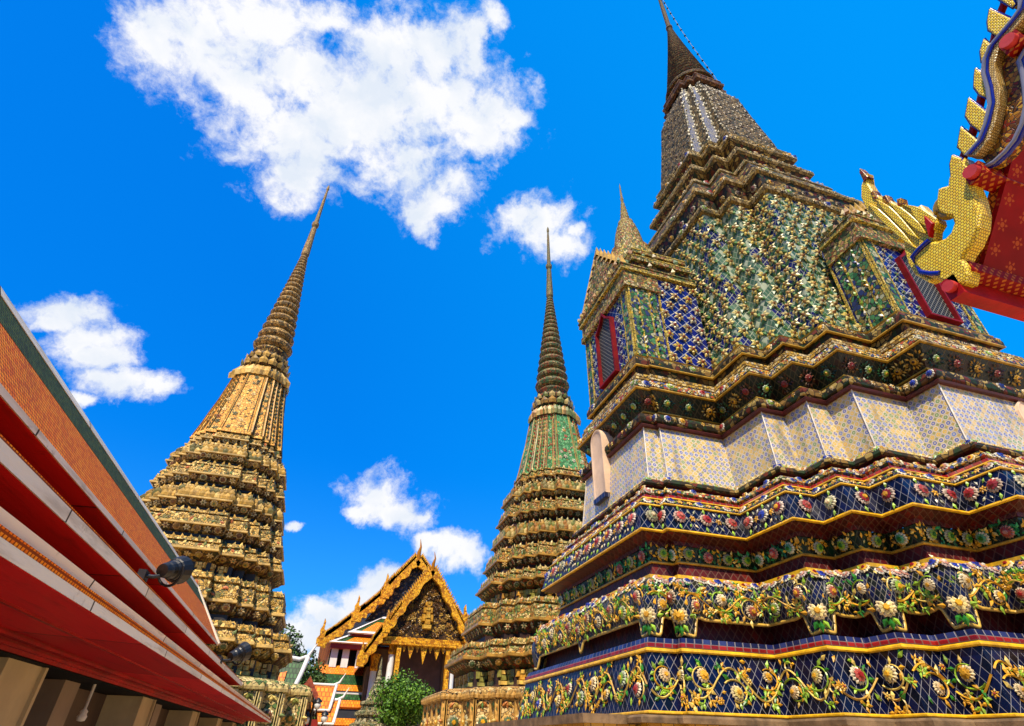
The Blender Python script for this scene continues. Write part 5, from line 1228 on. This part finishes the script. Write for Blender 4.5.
# ------------------------------------------------------------------ temple hall in the middle distance
def leaves(mb,c,r,n,cols,size,lobes=9,flat=1.):
    """leaf-sized faces spread through an uneven crown of overlapping lobes"""
    c=np.array(c,float); L=[]
    for _ in range(lobes):
        d=rng.normal(size=3); d*=.58*random.random()**.4/np.linalg.norm(d); L.append((c+d*np.array(r),random.uniform(.34,.48)))
    pts=[];nor=[]
    for _ in range(n):
        lc,k=random.choice(L); d=rng.normal(size=3); d/=np.linalg.norm(d); q=k*(random.random()**.35)
        pts.append(lc+d*np.array(r)*q); m=d+rng.normal(size=3)*.7+np.array([0,0,.4]); nor.append(m/np.linalg.norm(m))
    P=np.array(pts);Nn=np.array(nor); a=rng.normal(size=(n,3)); a-=Nn*(a*Nn).sum(1)[:,None]; a/=np.linalg.norm(a,axis=1)[:,None]; b=np.cross(Nn,a)
    sz=size*rng.uniform(.6,1.3,(n,1)); V=np.stack([P-a*sz,P-b*sz*.5,P+a*sz,P+b*sz*.5],1).reshape(-1,3)
    col=np.array(cols)[rng.integers(0,len(cols),n)]*rng.uniform(.75,1.25,(n,1))
    mb.add(V,np.arange(4*n),[4]*n,None,col)
foliage=NT('foliage'); _a=foliage.n('ShaderNodeAttribute'); _a.attribute_name='Col'; M['foliage']=foliage.done(_a.outputs[0],.55,.3,0.,1.)
M['bark']=plain('bark',(.10,.07,.045),.85,.3,4,0,.2)
def tree(name,label,c,r,n,cols,size,trunk_r,lobes=9,group=None):
    T=thing(name,label,'tree',(c[0],c[1],GZ),group)
    mb=MB(); leaves(mb,c,r,n,cols,size,lobes); mb.build('crown',M['foliage'],T)
    mb=MB(); tube(mb,[(c[0],c[1],GZ),(c[0]+.05,c[1],GZ+(c[2]-GZ)*.5),(c[0],c[1],c[2])],[trunk_r,trunk_r*.8,trunk_r*.4],8)
    for _ in range(7):
        a=random.random()*6.28; z=random.uniform(-.35,.1)*r[2]
        tube(mb,[(c[0],c[1],c[2]-r[2]*.6),(c[0]+.3*r[0]*math.cos(a),c[1]+.3*r[1]*math.sin(a),c[2]+z),(c[0]+.7*r[0]*math.cos(a),c[1]+.7*r[1]*math.sin(a),c[2]+z+.2*r[2])],[trunk_r*.5,trunk_r*.3,trunk_r*.1],5)
    mb.build('trunk',M['bark'],T); return T
def round_crown(mb,c,r,n,cols,size):
    leaves(mb,c,r,n,cols,size,26)
tree('round_tree','round bright green clipped tree in front of the temple hall porch',(3.72,25.6,1.42),(1.62,1.4,1.36),15000,[(.055,.14,.006),(.08,.18,.008),(.04,.10,.006),(.12,.24,.012)],.06,.14,34)
tree('dark_tree','dark tall tree standing right beside the gold pagoda, behind a green tiled gable',(-1.35,34,2.9),(2.2,2.0,3.1),9000,[(.025,.06,.012),(.04,.085,.015),(.06,.11,.02),(.02,.045,.012)],.12,.2,16)
tree('dark_tree','lower dark tree between the gold pagoda and the temple hall, behind the small red gate',(-.35,33.5,1.3),(1.3,1.2,2.6),5500,[(.03,.065,.012),(.045,.09,.015),(.07,.12,.02)],.11,.15,10)

TY=32.0
TH=thing('temple_hall','temple hall with golden flame edged gables, carved pediment and stacked orange and green roofs','temple',(5.25,36,GZ))
gilt=chips('gilded_carving',9,[(.74,.42,.025),(.80,.50,.05),(.64,.33,.02),(.46,.22,.015),(.76,.46,.06)],(.24,.11,.01),.04,.3,.08,.5)
carve=chips('carved_gilt_pediment',10,[(.10,.055,.02),(.16,.09,.025),(.06,.03,.015),(.50,.32,.07),(.22,.12,.03)],(.03,.015,.008),.06,.4,.3,1.)
cream_w=plain('cream_wall',(.56,.50,.42),.6,.1,2,.15,.3)
tile_or=bricks('hall_orange_tiles',.14,.2,.06,[(.80,.34,.03),(.76,.29,.025),(.84,.39,.05)],(.45,.16,.02),.4,.5,0,.15)
tile_gr=bricks('hall_green_tiles',.14,.2,.06,[(.05,.16,.04),(.07,.20,.06),(.04,.12,.035)],(.02,.06,.02),.4,.5,0,.2)
white_b=plain('white_roof_edge',(.74,.71,.68),.5,.08,2,.12,.3)
redb=plain('dull_red_board',(.34,.05,.04),.5,.2,2,.2,.3)
marble=plain('white_marble_column',(.70,.70,.68),.4,.08,2,.12,.3)
TCX=5.25
def gable(y,apex,pts,hw_scale,name,w,parent,flames,thick=.25):
    """wavy gilded bargeboards on both slopes: pts are (half width, z) from apex down"""
    for sg in (-1,1):
        P=[(TCX+sg*a,z) for a,z in pts]; mb=MB()
        ctr=[]
        for (a,b),(c,d) in zip(P[:-1],P[1:]):
            for t in np.linspace(0,1,9)[:-1]: ctr.append((a+(c-a)*t,b+(d-b)*t))
        ctr.append(P[-1]); ctr=np.array(ctr); ph=np.arange(len(ctr)); 
        tn=np.gradient(ctr,axis=0); tn/=np.linalg.norm(tn,axis=1)[:,None]; nn=np.column_stack([-tn[:,1],tn[:,0]])*(1 if sg>0 else -1)
        wv=.07*w/.3*np.sin(ph*1.5)
        up_=ctr+nn*(w*.5)[...,None] if False else ctr+nn*(w*.5); dn=ctr-nn*(w*.5+wv[:,None])
        poly=[tuple(p) for p in up_]+[tuple(p) for p in dn[::-1]]
        prism(mb,poly,lambda a,b,dd:(a,y+dd,b),-thick,0.02); o=mb.build(name,gilt,parent)
        mb=MB()
        for i in range(0,len(ctr)-1):
            for q in (0,.5):
                p=up_[i]*(1-q)+up_[i+1]*q; t_=tn[i]
                a0=p-t_*.11*w/.3; a1=p+t_*.11*w/.3; tip=p+nn[i]*.26*w/.3-t_*.16*w/.3
                prism(mb,[tuple(a0),tuple(a1),tuple(tip)],lambda a,b,dd:(a,y+dd,b),-thick*.7,-thick*.2)
        mb.build('flame_row',gilt,o)
        for a,z in [P[k] for k in flames]:    # big flame finials on the knees and ends
            mb=MB(); s_=w/.3
            s_*=.75; Q=[(-.32,-.1),(.30,-.12),(.34,.25),(.16,.42),(.22,.72),(.06,.85),(.08,1.25),(-.04,1.45),(-.10,1.0),(-.22,.8),(-.18,.5),(-.36,.3)]
            prism(mb,[(a+sg*u*-.8*s_,z+v*.95*s_) for u,v in Q],lambda a_,b,dd:(a_,y+dd,b),-thick*1.1,.05); mb.build('naga_finial',gilt,o)
    a,z=pts[0]; mb=MB(); s_=w/.3
    tube(mb,[(TCX,y-.15,z),(TCX-.03,y-.2,z+.35*s_),(TCX+.04,y-.32,z+.62*s_),(TCX-.03,y-.25,z+1.02*s_)],[.09*s_,.10*s_,.05*s_,.01],7); mb.build('chofa',gilt,parent)
# front porch
FP=[(0,8.12),(1.35,6.15),(2.15,4.85),(2.55,4.25),(3.2,3.25)]
mb=MB(); prism(mb,[(TCX,7.9),(TCX-2.2,4.65),(TCX+2.2,4.65)],lambda a,b,d:(a,TY+d,b),.15,.4); pdm=mb.build('pediment',carve,TH)
mb=MB(); 
for _ in range(260):
    t=random.random(); z=4.85+t*2.6; hw=2.0*(7.7-z)/3.05; x=TCX+random.uniform(-1,1)*hw
    inst(mb,random.choice([FLO,LEAF,FLO6]),np.array([x,TY+.14,z]),np.array([1.,0,0]),np.array([0,0,1.]),np.array([0,-1.,0]),random.uniform(.1,.2),random.random()*6,[random.choice([(.40,.24,.05),(.26,.14,.03),(.14,.07,.02),(.55,.38,.12),(.1,.05,.02)])]*2)
for z,sz in ((5.4,.5),(5.9,.4),(6.35,.3)): inst(mb,GUARD,np.array([TCX,TY+.12,z-.3]),np.array([1.,0,0]),np.array([0,0,1.]),np.array([0,-1.,0]),sz*1.5,0,[(.66,.44,.1),(.6,.36,.06)])
mb.build('carving',M['relief'],pdm)
gable(TY,8.12,FP,1,'bargeboard',.30,TH,(2,4))
mb=MB(); box(mb,TCX-2.3,TCX+2.3,TY+.1,TY+.45,4.42,4.66); box(mb,TCX-2.2,TCX+2.2,TY+.05,TY+.4,4.30,4.40); mb.build('gilded_beam',gilt,TH)
for i in range(7):
    x=TCX-1.05+i*.35; h=.85 if i==3 else (.62 if i in(1,5) else .32); w=.2 if i in (1,3,5) else .12
    mb=MB(); prism(mb,[(x-w,4.3),(x+w,4.3),(x+w*.5,4.3-h*.5),(x,4.3-h),(x-w*.5,4.3-h*.5)],lambda a,b,d:(a,TY+d,b),.2,.3); mb.build('pendant',gilt,TH)
for sg in (-1,1):
    mb=MB(); box(mb,TCX+sg*1.32-.11,TCX+sg*1.32+.11,TY+.15,TY+.45,GZ,4.32); mb.build('gilded_jamb',gilt,TH)
    for dx,dy,zt,r in ((1.62,.55,3.85,.17),(2.35,1.6,3.15,.17)):
        x=TCX+sg*dx; y=TY+dy
        mb=MB(); lathe(mb,[(r*1.25,GZ),(r*1.25,GZ+.4),(r,GZ+.45),(r*.95,zt)],(x,y),10); cl=mb.build('column',marble,TH)
        mb=MB(); lathe(mb,[(r*.95,zt),(r*1.25,zt+.1),(r*1.05,zt+.3),(r*1.55,zt+.75),(r*1.6,zt+.8)],(x,y),10,smooth=False); mb.build('capital',gilt,cl)
    mb=MB(); box(mb,min(TCX+sg*2.7,TCX+sg*2.55),max(TCX+sg*2.7,TCX+sg*2.55),TY+2.0,TY+4.8,GZ,3.4); box(mb,min(TCX+sg*1.42,TCX+sg*2.56),max(TCX+sg*1.42,TCX+sg*2.56),TY+2.1,TY+2.3,GZ,4.3); mb.build('side_wall',plain('brown_carved_wall',(.20,.12,.05),.5,.3,3,.2) if 'brown_carved_wall' not in bpy.data.materials else bpy.data.materials['brown_carved_wall'],TH)
mb=MB(); box(mb,TCX-1.45,TCX+1.45,TY+2.2,TY+2.4,GZ,4.6); mb.build('back_panel',plain('dusky_rose_wall',(.16,.09,.085),.7,.2,2,.1),TH)
mb=MB()
for sg in (-1,1):
    for (a,b),(c,d) in zip(FP[:-1],FP[1:]):
        V=[(TCX+sg*a,TY-.05,b-.06),(TCX+sg*c,TY-.05,d-.06),(TCX+sg*c,TY+6,d-.06),(TCX+sg*a,TY+6,b-.06),(TCX+sg*a,TY-.05,b+.05),(TCX+sg*c,TY-.05,d+.05),(TCX+sg*c,TY+6,d+.05),(TCX+sg*a,TY+6,b+.05)]
        mb.poly(V,BOXF if sg>0 else [q[::-1] for q in BOXF])
mb.build('porch_roof',tile_or,TH)
# main hall gable behind
MY=38.5
MP=[(0,10.35),(1.2,8.9),(1.9,7.85),(2.9,6.85),(3.5,6.35),(4.5,5.45),(5.3,4.85)]
mb=MB(); prism(mb,[(TCX,10.2),(TCX-2.9,6.4),(TCX+2.9,6.4)],lambda a,b,d:(a,MY+d,b),.2,.5)
mdk=chips('dark_mirror_pediment',9,[(.05,.05,.06),(.08,.07,.06),(.12,.12,.14),(.03,.03,.03),(.30,.22,.10)],(.02,.015,.01),.06,.25,.2,1.); mb.build('rear_pediment',mdk,TH)
gable(MY,10.35,MP,1,'rear_bargeboard',.42,TH,(2,4,6))
mb=MB()
for sg in (-1,1):
    for (a,b),(c,d) in zip(MP[:-1],MP[1:]):
        V=[(TCX+sg*a,MY,b-.08),(TCX+sg*c,MY,d-.08),(TCX+sg*c,MY+16,d-.08),(TCX+sg*a,MY+16,b-.08),(TCX+sg*a,MY,b+.05),(TCX+sg*c,MY,d+.05),(TCX+sg*c,MY+16,d+.05),(TCX+sg*a,MY+16,b+.05)]
        mb.poly(V,BOXF if sg>0 else [q[::-1] for q in BOXF])
mb.build('main_roof',tile_or,TH)
mb=MB(); box(mb,TCX-4.6,TCX+4.6,MY+1.0,MY+15,GZ,5.0); mb.build('main_wall',cream_w,TH)
# lean-to roofs on the front, each an orange field with green border and white edge
def leanto(x0b,x0t,x1,zb,zt,yb,yt,name,parts):
    def P(u,v,h=0.):       # u 0..1 left->right, v 0..1 bottom->top
        xl=x0b+(x0t-x0b)*v; return (xl+(x1-xl)*u,yb+(yt-yb)*v-h,zb+(zt-zb)*v+h*.3)
    r=None
    for (u0,u1,v0,v1,mat,nm,h) in parts:
        q=[P(u0,v0,h),P(u1,v0,h),P(u1,v1,h),P(u0,v1,h)]; mb=MB(); mb.poly(q+[(a,b+.12,c-.05) for a,b,c in q],[(0,1,2,3),(7,6,5,4),(0,4,5,1),(1,5,6,2),(2,6,7,3),(3,7,4,0)])
        o=mb.build(nm if r is not None else name,mat,r if r is not None else TH)
        if r is None: r=o
    return r
def field(*a): return [(0,1,0,1,tile_gr,'x',0.),(.20,1,.0,.66,tile_or,'orange_field',.05),(0,.055,0,1,white_b,'white_edge',.08),(0,1,.93,1.04,white_b,'white_edge',.08),(0,1,-.06,.05,white_b,'white_edge',.08)]
leanto(1.45,3.35,4.4,5.40,6.55,36.6,38.2,'upper_skirt_roof',field())
mb=MB(); box(mb,1.5,4.3,36.75,37.6,5.16,5.33); mb.build('skirt_fascia',redb,TH)
leanto(.45,1.55,4.2,4.72,5.28,35.9,36.9,'second_skirt_roof',field())
mb=MB(); box(mb,.50,4.2,35.95,36.6,4.42,4.66); mb.build('skirt_fascia',redb,TH)
for x in (.62,1.25,2.05,2.9): 
    mb=MB(); box(mb,x,x+.38,36.25,36.6,3.5,4.43); mb.build('window_pier',marble,TH)
mb=MB(); box(mb,.55,4.2,36.5,36.7,3.4,4.44); mb.build('clerestory_opening',M['dark'],TH)
TIERS=[(-.25,3.60,3.15,tile_or,.02),(-.28,3.15,2.62,tile_gr,0),(-.30,2.60,2.28,tile_or,.03)]
mb=MB(); 
def slope(x0,x1,za,zb,ya,yb,mat,name):
    mb=MB(); q=[(x0,ya,zb),(x1,ya,zb),(x1,yb,za),(x0,yb,za)]; mb.poly(q+[(a,b+.1,c-.08) for a,b,c in q],[(0,1,2,3),(7,6,5,4),(0,4,5,1),(1,5,6,2),(2,6,7,3),(3,7,4,0)]); return mb.build(name,mat,TH)
slope(-.15,4.0,3.62,3.12,35.7,36.5,tile_or,'lower_roof_course'); slope(-.2,4.0,3.10,2.60,35.0,35.69,tile_gr,'lower_roof_course'); slope(-.25,4.0,2.58,2.28,34.6,34.99,tile_or,'lower_roof_course')
mb=MB(); box(mb,-.2,4.0,34.65,34.9,2.14,2.26); mb.build('white_moulding',white_b,TH)
slope(-.25,3.6,2.12,1.86,34.3,34.64,tile_gr,'lower_roof_course'); slope(-.3,3.6,1.84,1.52,33.9,34.29,tile_or,'lower_roof_course')
mb=MB(); box(mb,-.2,3.6,34.0,34.3,1.05,1.50); mb.build('window_band',plain('dark_blue_grey_wall',(.05,.06,.08),.6,.2,2,.1),TH)  # dark band of windows between the roof courses
slope(-.35,3.4,1.04,.74,33.3,33.9,tile_or,'lower_roof_course'); mb=MB(); box(mb,-.3,3.4,33.4,33.7,.60,.72); mb.build('white_moulding',white_b,TH)
slope(-.4,3.3,.58,.30,32.9,33.35,tile_or,'lower_roof_course'); mb=MB(); box(mb,-.3,3.3,33.2,33.5,GZ,.30); mb.build('base_wall',cream_w,TH)

# small red gate with tiled gables left of the hall
GT2=thing('small_gate','small red gabled gate with orange roof and white horned edges before the temple hall','gate',(.1,24,GZ))
def gate_gable(x,z,w,h,y,dep,name):
    mb=MB(); prism(mb,[(x,z+h),(x-w,z),(x-w*.86,z-.04),(x,z+h*.72),(x+w*.86,z-.04),(x+w,z)],lambda a,b,d:(a,y+d,b),-.12,.06); b_=mb.build(name,plain('red_gold_board',(.40,.12,.05),.4,.4,8,.1) if 'red_gold_board' not in bpy.data.materials else bpy.data.materials['red_gold_board'],GT2)
    mb=MB(); prism(mb,[(x,z+h*.7),(x-w*.8,z),(x+w*.8,z)],lambda a,b,d:(a,y+d,b),.0,.05); mb.build('tympanum',carve,b_)
gate_gable(-.15,.95,.62,1.0,23.6,1,'front_gable')
gate_gable(-.15,.75,.85,1.2,23.9,1,'rear_gable')
for (x0,x1,z0,z1,y) in ((.15,.82,.95,1.72,24.1),(.45,1.02,.55,1.25,23.8)):
    mb=MB(); V=[(x0-.25,y,z1),(x1+.0,y,z1),(x1-.12,y-.7,z0),(x0-.05,y-.7,z0)]; mb.poly(V+[(a,b+.1,c-.06) for a,b,c in V],[(3,2,1,0),(4,5,6,7),(0,1,5,4),(1,2,6,5),(2,3,7,6),(3,0,4,7)]); r=mb.build('orange_roof',tile_or,GT2)
    mb=MB(); tube(mb,[(x0-.3,y,z1+.03),(x1-.1,y,z1+.02),(x1+.10,y,z1+.12),(x1+.26,y,z1+.42)],[.05,.06,.05,.01],6); tube(mb,[(x1,y-.02,z1+.02),(x1-.06,y-.4,(z0+z1)/2),(x1-.12,y-.72,z0)],.055,6); tube(mb,[(x0-.05,y-.72,z0-.02),(x1-.1,y-.72,z0-.02)],.045,6); mb.build('white_ridge_horn',white_b,r)
mb=MB(); box(mb,-.85,.95,23.5,24.2,.42,.66); mb.build('red_lintel',redb,GT2)
for x in (-.8,-.2,.45): 
    mb=MB(); box(mb,x,x+.32,23.6,24.1,GZ,.42); mb.build('gate_pier',cream_w,GT2)

# steep green tiled gable roof with white edges by the gold chedi
QP=1.13
def qs(mb):
    mb.V=[v*QP for v in mb.V]; return mb
PV=thing('small_pavilion','small pavilion roof of green tiles with a white horned edge beside the gold pagoda','pavilion',(-.9*QP,27*QP,GZ))
mb=MB(); prism(mb,[(-1.55,2.9),(-.42,2.75),(-.62,2.2),(-.95,.9),(-1.6,.9)],lambda a,b,d:(a,27+d*1.5+(2.9-b)*-.35,b),0,.1); rf_=qs(mb).build('green_roof',tile_gr,PV)
mb=MB(); prism(mb,[(-1.60,2.2),(-1.12,2.35),(-1.25,1.0),(-1.65,.9)],lambda a,b,d:(a,26.93+(2.9-b)*-.35,b) if d<.05 else (a,27.0+(2.9-b)*-.35,b),0,.1); qs(mb).build('orange_field',tile_or,rf_)
mb=MB(); tube(mb,[(-1.7,26.95,2.92),(-.75,26.95,2.80),(-.42,26.95,2.95),(-.16,26.95,3.42)],[.08,.1,.08,.02],6); tube(mb,[(-.42,26.9,2.9),(-.58,26.65,2.2),(-.80,26.35,1.4),(-.95,26.2,.85)],[.1,.09,.09,.1],6); qs(mb).build('white_horn',white_b,rf_)
mb=MB(); box(mb,-1.6*QP,-.9*QP,26.5*QP,27.6*QP,GZ,.95*QP); mb.build('pavilion_wall',cream_w,PV)

# little stone stupa before the hall
ST=thing('stone_stupa','small stepped grey stone stupa between the red gate and the round tree','stupa',(2.25,26,GZ))
stp=chips('stupa_mosaic',10,[(.42,.38,.24),(.50,.46,.32),(.30,.28,.16),(.36,.30,.14),(.2,.24,.14)],rough=.5,grime=.5)
def q_st(h): return lambda z: q20(2.52,26,h)
mb=MB()
prof=[(GZ,.80),(.45,.80),(.5,.88),(.62,.88),(.68,.70),(.86,.66),(.92,.76),(1.02,.76),(1.08,.55),(1.22,.52),(1.28,.60),(1.36,.6),(1.42,.40),(1.52,.36)]
for (a,b),(c,d) in zip(prof[:-1],prof[1:]): 
    A=np.column_stack([q20(2.52,26,b),np.full(36,a)]); B=np.column_stack([q20(2.52,26,d),np.full(36,c)])
    mb.poly(np.concatenate([A,B]),[(i,(i+1)%36,36+(i+1)%36,36+i) for i in range(36)])
mb.build('stepped_base',stp,ST)
mb=MB(); lathe(mb,[(.34,1.5),(.30,1.75),(.22,1.95),(.16,2.0),(.20,2.05),(.12,2.1),(.14,2.16),(.09,2.25),(.10,2.32),(.05,2.5),(.06,2.56),(.01,2.95)],(2.52,26),14,smooth=False); mb.build('bell_spire',stp,ST)
# lamp post with globes in front of the gate
LP=thing('lamp_post','dark lamp post with white globes in front of the small red gate','lamp post',(.12,20,GZ))
mb=MB(); lathe(mb,[(.09,GZ),(.09,GZ+.2),(.04,GZ+.3),(.035,.95),(.06,1.0),(.0,1.12)],(.12,20),8); pole=mb.build('pole',M['black'],LP)
for dx,dz in ((-.32,.66),(.38,.60),(.12,.92),(-.12,.55)):
    mb=MB(); tube(mb,[(.12,20,dz-.25),(.12+dx*.6,20,dz-.3),(.12+dx,20,dz-.1)],.022,5); a=mb.build('arm',M['black'],LP)
    mb=MB(); lathe(mb,[(.0,dz-.12),(.07,dz-.10),(.10,dz-.0),(.07,dz+.08),(.0,dz+.1)],(.12+dx,20),10); mb.build('globe',plain('opal_glass',(.7,.7,.68),.25,.05,2,0) if 'opal_glass' not in bpy.data.materials else bpy.data.materials['opal_glass'],a)
    mb=MB(); lathe(mb,[(.12,dz+.07),(.10,dz+.12),(.0,dz+.2)],(.12+dx,20),8); mb.build('cap',M['black'],a)
